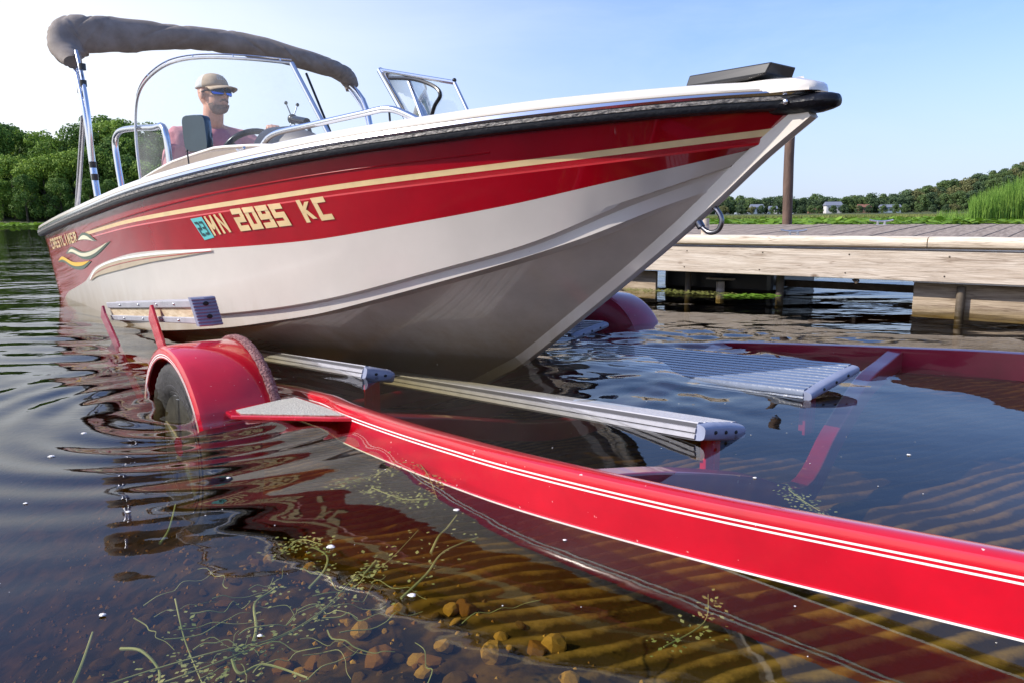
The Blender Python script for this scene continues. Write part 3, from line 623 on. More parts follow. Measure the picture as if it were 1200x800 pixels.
for i, p in enumerate(cs):
    t = (cs[min(i+1, len(cs)-1)]-cs[max(i-1, 0)]).normalized(); ex = Vector((1, 0, 0)); ex = (ex-t*ex.dot(t)).normalized(); ez = t.cross(ex)
    if ez.z < 0 or (abs(ez.z) < .4 and ez.y*p.y < 0): ez = -ez
    ring = []; s = i/(len(cs)-1)
    for k in range(NR):
        a = 2*math.pi*k/NR; w = 1+.02*math.sin(s*40+a*2)+.015*math.sin(s*75-a*3)
        for (s0, a0, sl_, wd, am, sg) in CRS:            # soft gathered folds running diagonally across the roll
            da = (a-a0+math.pi) % (2*math.pi)-math.pi
            if abs(da) > 1.5: continue
            q = (s-s0-sl_*.05*da)/(wd*.20)
            if abs(q) < 3: w += sg*am*.95*math.exp(-q*q)*math.exp(-(da/.8)**2)
        ring.append(p+ex*math.cos(a)*rr[i].x*w+ez*math.sin(a)*rr[i].y*w)
    rg.append(ring)
mb.loft(rg, CANVAS); mb.build('bimini_boot', boat)
for k, pts in enumerate(([(-3.42, -1.0, 1.70), (-3.22, -1.0, 1.33), (-3.17, -1.0, 1.0), (-3.10, -1.0, .74)], [(-3.32, -1.0, 1.72), (-3.20, -1.0, 1.50), (-3.14, -1.0, 1.25), (-3.16, -1.0, 1.0)],
             [(-3.30, -1.0, 1.30), (-3.80, -1.0, .70)], [(-3.34, 1.0, 1.72), (-3.05, 1.0, 1.46), (-2.9, 1.0, .75)], [(-3.37, 1.0, 1.70), (-3.10, 1.0, 1.46), (-3.0, 1.0, 1.1), (-2.95, 1.0, .78)], [(-3.3, 1.0, 1.3), (-3.8, 1.0, .7)])):
    mb = MB(); mb.tube(crv(pts, 4), [.021, .013, .017, .021, .013, .015][k], ALU if k != 2 else ALUM)
    o = mb.build('bimini_bow', boat)
for p_ in [(-3.185, -1.0, 1.60), (-3.30, -1.0, 1.47), (-3.205, -1.0, 1.5), (-3.135, -1.0, .90), (-3.16, -1.0, .98), (-3.08, 1.0, 1.46), (-3.10, -1.0, .755), (-3.2, -1.0, 1.18)]:
    mb = MB(); mb.tube([Vector(p_)+Vector((0, 0, .02)), Vector(p_)-Vector((0, 0, .02))], .021, FRAMEB); mb.build('bimini_clamp', boat)
for c_, d_, m_ in (((-3.79, -1.0, zs0(-3.79)+.115), (.10, .07, .03), DECK), ((-3.10, -1.0, zs0(-3.1)+.11), (.06, .04, .03), FRAMEB)):
    mb = MB(); mb.box(c_, d_, m_); mb.build('bimini_mount', boat, smooth=False, bevel=.005)

# ================================================================ PERSON at the helm
def place(u, v, z):
    c, s = math.cos(BROT), math.sin(BROT); return (BO[0]+c*u+s*v, BO[1]+s*u-c*v, z)
person = empty('person', place(-2.45, .50, .48), BROT, 'man in khaki cap, blue mirrored sunglasses and faded red shirt steering the boat', 'person')
px, py, pz = -2.45, -.50, .48
def L_(u, v, z): return Vector((u-px, -v-py, z-pz))
def capsule(mb, a, b, ra, rb, m, n=16):
    a, b = Vector(a), Vector(b); t = (b-a).normalized(); pts = []; rs = []
    for k in range(5): q_ = math.pi/2*(1-k/4); pts.append(a-t*ra*math.sin(q_)); rs.append(max(ra*math.cos(q_), .0015))
    for k in range(1, 5): q_ = math.pi/2*k/4; pts.append(b+t*rb*math.sin(q_)); rs.append(max(rb*math.cos(q_), .0015))
    mb.tube(pts, rs, m, n=n)
HC = L_(-2.24, .50, 1.355)               # head centre
HR = Matrix.Rotation(R(16), 3, 'Z') @ Matrix.Rotation(R(-4), 3, 'Y')
def hp_(x, y, z): return HC+HR @ Vector((x, y, z))
bd = MB()
# head: skull, face, jaw, chin, nose, ears
bd.ball(hp_(-.012, 0, .022), (.098, .077, .105), SKIN, 24, 16, HR); bd.ball(hp_(.022, 0, -.035), (.072, .062, .082), SKIN, 20, 14, HR)
bd.ball(hp_(.048, 0, -.085), (.038, .040, .030), SKIN, 16, 10, HR); bd.ball(hp_(.066, 0, .028), (.026, .055, .016), SKIN, 16, 8, HR)
capsule(bd, hp_(.086, 0, .012), hp_(.104, 0, -.022), .010, .014, SKIN); bd.ball(hp_(.096, .012, -.026), .0095, SKIN); bd.ball(hp_(.096, -.012, -.026), .0095, SKIN)
for s_ in (1, -1):
    bd.ball(hp_(.058, s_*.036, -.018), (.024, .020, .018), SKIN, 12, 8, HR)
    bd.ball(hp_(-.006, s_*.080, -.004), (.019, .010, .032), SKIN, 12, 10, HR)
bd.ball(hp_(.084, 0, -.052), (.013, .024, .006), SKIN, 12, 8, HR); bd.ball(hp_(.083, 0, -.063), (.013, .021, .006), SKIN, 12, 8, HR)
# neck, trunk
capsule(bd, HC+Vector((-.02, 0, -.07)), L_(-2.30, .50, 1.17), .058, .066, SKIN)
bd.ball(L_(-2.31, .50, 1.03), (.115, .185, .16), SKIN, 24, 16); bd.ball(L_(-2.35, .50, .82), (.115, .155, .20), SKIN, 24, 16); bd.ball(L_(-2.40, .50, .60), (.135, .175, .13), SKIN, 24, 14)
capsule(bd, L_(-2.30, .50, 1.15), L_(-2.31, .69, 1.105), .055, .062, SKIN); capsule(bd, L_(-2.30, .50, 1.15), L_(-2.31, .31, 1.105), .055, .062, SKIN)
RS, RE, RW = L_(-2.31, .70, 1.09), L_(-2.20, .80, .86), L_(-2.0, .68, .92)
LS, LE, LW = L_(-2.31, .30, 1.09), L_(-2.14, .17, .97), L_(-1.96, .28, 1.105)
for a, b, c in ((RS, RE, RW), (LS, LE, LW)):
    capsule(bd, a, b, .056, .043, SKIN); capsule(bd, b, c, .043, .028, SKIN)
def hand(W, dirv, upv, side):
    d = Vector(dirv).normalized(); u_ = Vector(upv); u_ = (u_-d*u_.dot(d)).normalized(); s_ = d.cross(u_)
    pm = W+d*.045
    bd.ball(pm, (.046, .040, .016), SKIN, 14, 10, Matrix((d, s_, u_)).transposed())
    for i, ln in enumerate((.068, .078, .074, .058)):
        o_ = (i-1.5)*.0195; a = W+d*.078+s_*o_; b = a+d*ln*.42+u_*.004; c = b+d*ln*.22-u_*ln*.30; e = c-d*ln*.12-u_*ln*.28
        capsule(bd, a-d*.015, b, .0098, .0092, SKIN, 10); capsule(bd, b, c, .0092, .0085, SKIN, 10); capsule(bd, c, e, .0085, .0072, SKIN, 10)
    a = W+d*.03+s_*side*.034; b = a+d*.030+s_*side*.014-u_*.012; c = b+d*.026-u_*.020
    capsule(bd, a, b, .0125, .011, SKIN, 10); capsule(bd, b, c, .0105, .0085, SKIN, 10)
hand(LW, (.75, -.18, .35), (-.35, .15, .9), 1); hand(RW, (.7, .5, .2), (-.2, -.3, .9), -1)
# legs, seated
for s_ in (1, -1):
    hip = L_(-2.40, .5+s_*.10, .56); kn = L_(-1.98, .5+s_*.13, .58); an = L_(-1.98, .5+s_*.13, .26)
    capsule(bd, hip, kn, .085, .058, SKIN); capsule(bd, kn, an, .055, .038, SKIN); capsule(bd, an+Vector((-.02, 0, -.03)), an+Vector((.14, 0, -.035)), .038, .03, SKIN)
body = bd.build('body', person)
md = body.modifiers.new('fuse', 'REMESH'); md.mode = 'VOXEL'; md.voxel_size = .0065; md.use_smooth_shade = True
md = body.modifiers.new('soft', 'SMOOTH'); md.factor = .5; md.iterations = 3
# shirt
sh = MB()
sh.ball(L_(-2.31, .50, 1.03), (.130, .200, .158), SHIRT, 28, 18); sh.ball(L_(-2.35, .50, .80), (.135, .180, .22), SHIRT, 28, 18)
capsule(sh, L_(-2.305, .50, 1.135), L_(-2.31, .69, 1.10), .062, .077, SHIRT); capsule(sh, L_(-2.305, .50, 1.135), L_(-2.31, .31, 1.10), .062, .077, SHIRT)
for a, b in ((RS, RE), (LS, LE)): capsule(sh, a, a.lerp(b, .72), .077, .068, SHIRT)
sh.tube([L_(-2.305, .5, 1.145)+Vector((.075*math.cos(t), .078*math.sin(t), .018-.02*math.cos(t))) for t in [2*math.pi*k/20 for k in range(20)]], .010, SHIRT, closed=True)
shirt = sh.build('shirt', person)
md = shirt.modifiers.new('fuse', 'REMESH'); md.mode = 'VOXEL'; md.voxel_size = .009; md.use_smooth_shade = True
tx = bpy.data.textures.new('fold', 'CLOUDS'); tx.noise_scale = .09
md = shirt.modifiers.new('folds', 'DISPLACE'); md.texture = tx; md.strength = .022; md.mid_level = .5
md = shirt.modifiers.new('soft', 'SMOOTH'); md.factor = .5; md.iterations = 3
sp_ = MB()
for s_ in (1, -1): capsule(sp_, L_(-2.40, .5+s_*.10, .56), L_(-2.10, .5+s_*.125, .575), .10, .085, GREYV)
sp_.ball(L_(-2.41, .5, .60), (.15, .19, .12), GREYV, 20, 12); sp_.build('shorts', person)
# stubble beard: shell over the jaw
br = MB()
br.ball(hp_(.024, 0, -.060), (.0735, .0645, .060), BEARD, 24, 14, HR); br.ball(hp_(.052, 0, -.088), (.039, .043, .032), BEARD, 18, 12, HR)
bo = br.build('beard', person)
bm = bmesh.new(); bm.from_mesh(bo.data); HRi = HR.inverted()
kill = []
for vtx in bm.verts:
    q_ = HRi @ (vtx.co-HC)
    if q_.z > -.048-.25*max(0, q_.x-.02) or q_.x < .012 or q_.z < -.122: kill.append(vtx)
bmesh.ops.delete(bm, geom=kill, context='VERTS'); bm.to_mesh(bo.data); bm.free()
mb = MB(); mb.tube([hp_(.090+.004*math.cos(t*1.5), .027*t, -.044-.012*abs(t)**2) for t in [k/5-1 for k in range(11)]], [.004+.0035*(1-abs(k/5-1)) for k in range(11)], BEARD); mb.build('moustache', person)
# cap
cp = MB(); rg = []
for k in range(9):
    a = math.pi/2*k/8.4; zz = .035+.086*math.sin(a); s_ = max(math.cos(a), .05)**.75
    rg.append([hp_(-.010+.108*s_*math.cos(t), .088*s_*math.sin(t), zz-(.012*math.cos(t) if k == 0 else 0)) for t in [2*math.pi*j/28 for j in range(28)]])
vs = [p for r_ in rg for p in r_]; fs = []; pm = []
for i in range(8):
    for j in range(28):
        k2 = (j+1) % 28; fs.append((i*28+j, i*28+k2, (i+1)*28+k2, (i+1)*28+j)); pm.append(CAPM if (j < 6 or j >= 22) else CAPW)
fs.append(tuple(8*28+j for j in range(28))); pm.append(CAPM)
cp.add(vs, fs, CAPM, pm); capo = cp.build('cap', person, solid=.003); cp = MB(); cp.ball(hp_(-.01, 0, .122), .007, CAPM); cp.build('cap_button', capo)
vz = MB(); A_, B_ = [], []
for k in range(15):
    t = R(-68+136*k/14); A_.append(hp_(-.010+.106*math.cos(t), .086*math.sin(t), .030)); c_ = math.cos(t)
    B_.append(hp_(-.010+.106*math.cos(t)+.098*max(c_, 0)**.7, .086*math.sin(t)*(1.0), (.030-.020*c_**2-.024*math.sin(t)**2)))
M_ = [(a+b)*.5+Vector((0, 0, .007)) for a, b in zip(A_, B_)]
vz.strip(A_, M_, CAPM); vz.strip(M_, B_, CAPM); vz.build('cap_visor', person, solid=.004)
lt = MB()
def capmap(x, z, o): t = x; return hp_(-.010+(.108*math.cos(R(6))+.001+o)*.94*math.cos(t), (.088+.001+o)*.97*math.sin(t), z)
for l_ in text_on('GU', [(-.36, .095), (.10, .095), (.10, .070), (-.36, .070)], lambda x, z, o: capmap(x, z, o), CAPW, 'cap_letter', capo, .25, .2, .3, off=.004): pass
# sunglasses
sg_ = MB(); lens = MB()
for s_ in (1, -1):
    ring0, ring1 = [], []
    for k in range(20):
        a = 2*math.pi*k/20; cy = math.copysign(abs(math.cos(a))**.6, math.cos(a)); cz = math.copysign(abs(math.sin(a))**.6, math.sin(a))
        yy = s_*.037+.0315*cy; zz = .003+.021*cz; xx = .104-6.6*yy*yy
        ring0.append(hp_(xx, yy, zz)); ring1.append(hp_(xx+.003, yy*1.0, zz))
    lens.add(ring1, [tuple(range(20))], LENS); sg_.tube(ring0, .0032, FRAMEB, n=6, closed=True)
    sg_.tube([hp_(.072, s_*.062, .010), hp_(.03, s_*.083, .010), hp_(-.02, s_*.084, .004)], .0045, FRAMEB, n=6)
sg_.tube([hp_(.098, -.010, .008), hp_(.101, 0, .010), hp_(.098, .010, .008)], .0035, FRAMEB, n=6)
gl = sg_.build('sunglasses', person); lens.build('mirror_lens', gl)

# ================================================================ TRAILER (same frame as the boat)
trailer = empty('boat_trailer', BO, BROT, 'red boat trailer half sunk in the water under the bow', 'trailer')
def tb(mbo, name, **k): return mbo.build(name, trailer, **k)
def rail(pts, name, mred, side, h=.118, w=.05, lab=None):
    P = crv([(u, -v, z) for u, v, z in pts], 8); mb = MB(); rings = []
    for i, p in enumerate(P):
        t = P[min(i+1, len(P)-1)]-P[max(i-1, 0)]; t.z = 0; t.normalize(); n = Vector((t.y, -t.x, 0))*side
        Z = Vector((0, 0, 1))
        prof = [(-w, -.004), (-w*.6, 0), (-.014, 0), (-.004, -.004), (0, -.013), (0, -.0225), (.0006, -.0227), (.0006, -.0265), (0, -.0267), (0, -.0315), (.0006, -.0317), (.0006, -.0355), (0, -.0357), (0, -h+.006), (.003, -h+.004), (.003, -h), (-.012, -h), (-.014, -h+.008), (-w+.006, -h+.010), (-w, -h+.014)]
        rings.append([p+n*a+Z*b for a, b in prof])
    ms = [mred]*20; ms[6] = ms[10] = STRIPE; ms[13] = STRIPE if False else mred; ms[14] = STRIPE; ms[15] = STRIPE
    mb.loft(rings, mred, per=ms); o = tb(mb, name)
    if lab: tag(o, lab)
    return o
near = [(-3.5, 1.0, -.28), (-1, 1.02, -.10), (-.3, 1.02, -.02), (.09, 1.05, .02), (.225, 1.066, .032), (.414, 1.103, .047), (.71, 1.12, .062), (1.02, 1.14, .086), (1.32, 1.136, .104), (1.72, 1.066, .115), (2.21, .979, .143), (2.8, .875, .175), (3.6, .55, .18), (4.5, .06, .22)]
far = [(-3.5, -1.0, -.30), (-.6, -1.02, -.09), (.1, -1.01, -.03), (.424, -1.02, .012), (.83, -1.073, .045), (1.146, -1.078, .072), (1.62, -1.085, .108), (2.45, -1.095, .14), (3.3, -.75, .17), (4.5, -.06, .22)]
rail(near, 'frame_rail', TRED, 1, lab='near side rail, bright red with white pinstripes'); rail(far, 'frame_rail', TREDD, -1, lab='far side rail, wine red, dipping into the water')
def crossbar(pts, name='cross_member', m=TREDD, w=.06, h=.075):
    P = crv([(u, -v, z) for u, v, z in pts], 6); mb = MB(); rings = []
    for i, p in enumerate(P):
        t = P[min(i+1, len(P)-1)]-P[max(i-1, 0)]; t.normalize(); ex = Vector((1, 0, 0)); ex = (ex-t*ex.dot(t)).normalized(); ez = ex.cross(t); ez = -ez if ez.z < 0 else ez
        rings.append([p+ex*a+ez*b for a, b in ((-w/2, 0), (-w/2, -h), (w/2, -h), (w/2, 0))])
    mb.loft(rings, m); return tb(mb, name, smooth=False, bevel=.006)
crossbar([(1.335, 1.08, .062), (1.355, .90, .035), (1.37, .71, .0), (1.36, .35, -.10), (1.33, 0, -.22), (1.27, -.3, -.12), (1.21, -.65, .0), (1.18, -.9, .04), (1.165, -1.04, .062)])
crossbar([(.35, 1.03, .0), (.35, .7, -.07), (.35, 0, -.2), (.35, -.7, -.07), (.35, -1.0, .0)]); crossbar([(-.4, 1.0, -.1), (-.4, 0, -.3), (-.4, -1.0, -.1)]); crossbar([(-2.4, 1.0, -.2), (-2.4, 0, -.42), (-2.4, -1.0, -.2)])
# bunks (ribbed slick covers)
def bunk(u0, u1, vc, z0, z1, w, tilt, skew=0., name='bunk', lab=None, endm=BUNKE, m=None, th=.034):
    """tilt lifts the outboard edge"""
    sg = 1 if vc > 0 else -1; prof = []
    nr = max(5, int(w/.030)); gi = []
    for i in range(nr):
        y0 = -w/2+w*i/nr; y1 = -w/2+w*(i+1)/nr; g_ = .0035
        prof += [(y0+g_, 0), (y0+g_*1.6, .004), (y1-g_*1.6, .004), (y1-g_, 0)]; gi.append(len(prof))
    prof = [(-w/2-.004, -.010)]+prof+[(w/2+.004, -.010)]; np_ = len(prof)
    nsd = max(1, int((th-.014)/.013))
    for i in range(nsd):
        s0 = -.011-(th-.014)*i/nsd; s1 = -.011-(th-.014)*(i+1)/nsd
        prof += [(w/2, s0-.001), (w/2+.005, s0-.003), (w/2+.005, s1+.003), (w/2, s1+.001)]; gi.append(len(prof)-1)
    prof += [(w/2, -th), (-w/2, -th)]
    for i in range(4): prof.append((-w/2-(.004 if i % 2 else 0), -th+.004+.005*i))
    rings = []; n = 30
    for k in range(n+1):
        t = k/n; u = u0+(u1-u0)*t; z = z0+(z1-z0)*t; v = vc+skew*(u1-u)
        rings.append([Vector((u, -(v+sg*a*math.cos(tilt)*1.0-sg*b*math.sin(tilt)), z+a*math.sin(tilt)+b*math.cos(tilt))) for a, b in prof])
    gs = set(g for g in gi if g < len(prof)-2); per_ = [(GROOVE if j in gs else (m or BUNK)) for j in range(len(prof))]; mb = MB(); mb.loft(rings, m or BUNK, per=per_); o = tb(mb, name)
    if lab: tag(o, lab)
    # rounded end cap
    mb = MB(); er = []
    for k in range(7):
        a_ = math.pi/2*k/6; sc_ = .5+.5*math.cos(a_)
        rim = []
        for a, b in [(-w/2, -.001), (-w/4, .004), (0, .004), (w/4, .004), (w/2, -.001), (w/2, -th+.002), (w/4, -th), (0, -th), (-w/4, -th), (-w/2, -th+.002)]:
            bb = (b+th/2)*math.cos(a_)**.5-th/2 if k < 6 else -th/2
            uu = u1+.030*math.sin(a_)
            rim.append(Vector((uu, -(vc+sg*a*math.cos(tilt)-sg*bb*math.sin(tilt)), z1+a*math.sin(tilt)+bb*math.cos(tilt))))
        er.append(rim)
    mb.loft(er, endm); cap_ = mb.build('end_cap', o)
    for a in ((-w/4, 0, w/4) if w > .15 else (-w/6, w/6)):
        mb = MB(); bb = -th*.42; mb.ball(Vector((u1+.028, -(vc+sg*a*math.cos(tilt)-sg*bb*math.sin(tilt)), z1+a*math.sin(tilt)+bb*math.cos(tilt))), (.006, .008, .006), HOLE, 10, 6); mb.build('bolt_hole', cap_)
    return o
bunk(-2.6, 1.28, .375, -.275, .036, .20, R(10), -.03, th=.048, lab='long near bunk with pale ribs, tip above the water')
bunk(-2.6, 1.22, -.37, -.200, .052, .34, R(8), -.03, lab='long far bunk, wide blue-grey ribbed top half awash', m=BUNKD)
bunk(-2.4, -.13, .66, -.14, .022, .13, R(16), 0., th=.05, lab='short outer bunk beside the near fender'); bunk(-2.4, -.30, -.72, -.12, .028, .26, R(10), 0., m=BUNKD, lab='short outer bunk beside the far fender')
for u, v, z in ((1.24, .36, .0), (1.15, -.36, -.02), (-.2, .66, -.05), (-.35, -.72, -.02)):
    mb = MB(); mb.box((u, -v, z-.07), (.05, .012, .14), TRED if v > 0 else TREDD); mb.box((u+.012, -v, z-.07), (.012, .07, .15), TRED if v > 0 else TREDD); tb(mb, 'bunk_bracket', smooth=False, bevel=.003)
# fenders
def fender(uc, vo, vi, za, Rr, red, lab, name='fender'):
    sg = 1 if vo > 0 else -1; mb = MB(); rings = []; A0 = math.degrees(math.asin(max(-1, (-.045-za)/Rr))); AS = 180-2*A0
    v_o = vo; v_i = vi; n = 36
    prof = [(Rr-.045, v_o), (Rr-.02, v_o), (Rr-.006, v_o-sg*.006), (Rr, v_o-sg*.025), (Rr+.001, (v_o+v_i)/2), (Rr, v_i+sg*.01), (Rr-.004, v_i), (Rr-.012, v_i+sg*.004), (Rr-.012, (v_o+v_i)/2), (Rr-.018, v_o-sg*.02), (Rr-.045, v_o-sg*.006)]
    for k in range(n+1):
        a = R(A0)+R(AS)*k/n; ex = 1.0
        rings.append([Vector((uc-r_*math.cos(a)*ex, -v_, za+r_*math.sin(a))) for r_, v_ in prof])
    mb.loft(rings, red); o = tb(mb, name); tag(o, lab)
    # white pinstripes on the outer lip
    for rr_ in (Rr-.032, Rr-.040):
        mb = MB(); A_ = []; B_ = []
        for k in range(n+1):
            a = R(A0)+R(AS)*k/n
            A_.append(Vector((uc-rr_*math.cos(a), -(v_o+sg*.0012), za+rr_*math.sin(a)))); B_.append(Vector((uc-(rr_+.0035)*math.cos(a), -(v_o+sg*.0012), za+(rr_+.0035)*math.sin(a))))
        mb.strip(A_, B_, STRIPE); mb.build('pinstripe', o)
    # inner wall
    mb = MB(); A_ = []; B_ = []
    for k in range(n+1):
        a = R(A0)+R(AS)*k/n; A_.append(Vector((uc-(Rr-.002)*math.cos(a), -(v_i+sg*.003), za+(Rr-.002)*math.sin(a)))); B_.append(Vector((uc-.05*math.cos(a), -(v_i+sg*.003), za+.05*math.sin(a)-.05)))
    mb.strip(A_, B_, red); mb.build('inner_wall', o, solid=.004)
    # worn carpet strip on the inner top edge
    mb = MB(); cpts = []
    for k in range(61):
        a = R(A0+12)+R(AS-12)*k/60; cpts.append(Vector((uc-(Rr+.004)*math.cos(a), -(v_i+sg*.012), za+(Rr+.004)*math.sin(a)+.0)))
    rngs = []
    for i, p in enumerate(cpts):
        rr_ = .016+.0010*math.sin(i*2.3)+.0008*math.sin(i*5.1)
        a = R(A0+12)+R(AS-12)*i/60; rad = Vector((-math.cos(a), 0, math.sin(a)))
        rngs.append([p+rad*math.cos(t)*rr_*.55+Vector((0, 1, 0))*math.sin(t)*rr_*1.15 for t in [2*math.pi*k/10 for k in range(10)]])
    if sg > 0: mb.loft(rngs, CARPET); mb.build('carpet_strip', o)
    # wheel
    wv = (vo+vi)/2+sg*.02; mb = MB(); tr_ = Rr-.06; prof2 = [(tr_*.62, .085), (tr_*.66, .094), (tr_*.665, .090), (tr_*.70, .098), (tr_*.74, .101), (tr_*.745, .097), (tr_*.80, .103), (tr_*.86, .104), (tr_*.865, .099), (tr_*.90, .101), (tr_*.95, .096), (tr_, .078), (tr_+.004, .04), (tr_+.004, 0)]
    prof2 += [(r_, -w_) for r_, w_ in reversed(prof2[:-1])]
    rg_ = []
    for k in range(97):
        a = 2*math.pi*k/96; lug = .005 if k % 2 else 0
        rg_.append([Vector((uc+(r_+(lug if r_ > tr_*.9 else 0))*math.cos(a), -(wv+w_), za+(r_+(lug if r_ > tr_*.9 else 0))*math.sin(a))) for r_, w_ in prof2])
    mb.loft(rg_, TYRE, closed=False); ty = tb(mb, 'tyre')
    mb = MB(); rg_ = []
    for r_, w_ in [(tr_*.63, .085), (tr_*.60, .075), (tr_*.56, .03), (tr_*.3, .045), (.06, .06), (.058, .085), (.02, .09), (.001, .09)]:
        rg_.append([Vector((uc+r_*math.cos(a), -(wv+sg*w_), za+r_*math.sin(a))) for a in [2*math.pi*k/32 for k in range(32)]])
    mb.loft(rg_, RIM); ri = tb(mb, 'rim')
    for k in range(5):
        a = 2*math.pi*k/5+.3; mb = MB(); mb.tube([Vector((uc+.05*math.cos(a), -(wv+sg*.085), za+.05*math.sin(a))), Vector((uc+tr_*.58*math.cos(a), -(wv+sg*.078), za+tr_*.58*math.sin(a)))], .014, RIM, n=8); mb.build('spoke', ri)
    return o
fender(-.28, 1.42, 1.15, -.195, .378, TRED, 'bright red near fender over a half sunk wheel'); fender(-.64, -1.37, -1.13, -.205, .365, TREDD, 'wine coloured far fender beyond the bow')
mb = MB(); mb.tube([(-.28, -1.4, -.185), (-.64, 1.36, -.205)], .035, TREDD); tb(mb, 'axle')
# step plate with grit
mb = MB(); q = [(.02, 1.13), (.06, 1.34), (.14, 1.35), (.44, 1.15), (.50, 1.10), (.30, 1.085), (.02, 1.08)]
A_ = [Vector((u, -v, .004+.045*u-.02*max(0, v-1.15))) for u, v in q]; B_ = [p-Vector((0, 0, .014)) for p in A_]
mb.loft([B_, A_], TRED); sp2 = tb(mb, 'step_plate', smooth=False, bevel=.003)
mb = MB(); cen = sum(A_, Vector())/len(A_); G = [cen.lerp(p, .84)+Vector((0, 0, .003)) for p in A_]; mb.loft([[p-Vector((0, 0, .002)) for p in G], G], GRIT); mb.build('grip_pad', sp2, smooth=False)
# side guide board
LN = .22; u0, u1 = -1.90, -.47
def gz(u): return .100+(u-u0)*(.088)
pts0 = [Vector((u, -1.235, gz(u))) for u in (u0, u1)]
def slab(mb, z0, z1, y0, y1, m, ua=u0, ub=u1):
    r_ = []
    for u in (ua, ub): r_.append([Vector((u, -y0-LN*z0, gz(u)+z0)), Vector((u, -y1-LN*z0, gz(u)+z0)), Vector((u, -y1-LN*z1, gz(u)+z1)), Vector((u, -y0-LN*z1, gz(u)+z1))])
    mb.loft(r_, m)
mb = MB(); slab(mb, .016, .078, 1.20, 1.230, RAWWOOD); go = tb(mb, 'guide_board', smooth=False)
mb = MB(); slab(mb, .062, .092, 1.195, 1.240, BUNK); mb.build('board_cover', go, smooth=False, bevel=.004); mb = MB(); slab(mb, -.002, .024, 1.195, 1.240, BUNK); mb.build('board_cover', go, smooth=False, bevel=.004)
mb = MB(); slab(mb, -.004, .094, 1.165, 1.195, BUNK); mb.build('board_cover', go, smooth=False, bevel=.006)
for u in (-1.6, -1.25, -.95, -.7):
    for z_ in (.078, .012): mb = MB(); mb.ball((u, -1.241-LN*z_, gz(u)+z_), .006, ALUM, 8, 6); mb.build('rivet', go)
# ribbed end cap
mb = MB(); rg_ = []; y0, y1 = 1.155, 1.245
for k in range(19):
    z = -.010+.112*k/18; e = .006 if k % 2 else 0
    q_ = -LN*z; rg_.append([Vector((u1-.01, -y0+q_, gz(u1)+z)), Vector((u1-.01, -y1+q_, gz(u1)+z)), Vector((u1+.02+e, -y1+q_, gz(u1)+z)), Vector((u1+.03+e, -(y0+y1)/2+q_, gz(u1)+z)), Vector((u1+.02+e, -y0+q_, gz(u1)+z))])
mb.loft(rg_, BUNKE); ec = mb.build('end_cap', go, smooth=False)
for z in (.028, .078): mb = MB(); mb.ball((u1+.035, -(y0+y1)/2-LN*z, gz(u1)+z), (.006, .011, .009), HOLE, 10, 6); mb.build('bolt_hole', ec)
for (a, b, h) in ((-1.62, -1.92, .17), (-.80, -.98, .30)):
    mb = MB(); zt = gz(b)+.075; dd = (Vector((b-a, 0, zt+.30)))
    p0 = Vector((a+.20*(a-b)/.3 if True else a, -1.245, -.30)); 
    base = Vector((a+(a-b)*.9, -1.246, -.25)); top = Vector((b, -1.266, zt)); ex = Vector((.045, 0, .012))
    r_ = [[base-ex, base+ex, base+ex-Vector((0, .012, 0)), base-ex-Vector((0, .012, 0))], [top-ex-Vector((0, 0, .05)), top+ex*1.0-Vector((0, 0, .045)), top+ex-Vector((0, .012, .045)), top-ex-Vector((0, .012, .05))], [top-ex*.1, top+ex*.3, top+ex*.3-Vector((0, .012, 0)), top-ex*.1-Vector((0, .012, 0))]]
    mb.loft(r_, TREDD if a < -1 else TRED); uo = tb(mb, 'guide_upright', smooth=False, bevel=.002)
    for k in (.02, .06): mb = MB(); mb.ball(top+Vector((.0, -.003, -k)), (.008, .005, .008), ALUM, 10, 6); mb.build('bolt', uo)
# far guide board, mirrored
mb = MB(); mb.box((-1.2, 1.21, .23), (1.4, .05, .10), BUNK, Matrix.Rotation(R(-6), 3, 'Y')); tb(mb, 'guide_board', smooth=False, bevel=.005)
for u in (-1.7, -.9): mb = MB(); mb.box((u, 1.18, .0), (.05, .012, .45), TREDD); tb(mb, 'guide_upright', smooth=False, bevel=.003)
# ================================================================ LAKE BED, WATER
def axis(lo, a, b, hi, step, grow=1.11):
    mid = list(np.arange(a, b+1e-6, step)); l = []; d = step; x = a
    while x > lo: d *= grow; x -= d; l.append(max(x, lo))
    r = []; d = step; x = b
    while x < hi: d *= grow; x += d; r.append(min(x, hi))
    return np.array(sorted(set(l))+mid+sorted(set(r)))
def fbm(x, y, seed, octs, ang=None, spread=1.6):
    """sum of sines with random directions; octs = [(wavelength, amplitude, count)]"""
    g = np.random.default_rng(seed); z = np.zeros_like(x)
    for wl_, am, n in octs:
        for _ in range(n):
            t = (ang if ang is not None else 0)+g.uniform(-spread, spread); k = 2*math.pi/(wl_*g.uniform(.7, 1.4)); ph = g.uniform(0, 6.28)
            z += am/math.sqrt(n)*np.sin(k*(x*math.cos(t)+y*math.sin(t))+ph)
    return z
def boatuv(x, y):
    return (x-BO[0])*math.cos(BROT)+(y-BO[1])*math.sin(BROT), -(-(x-BO[0])*math.sin(BROT)+(y-BO[1])*math.cos(BROT))
G18 = R(18)
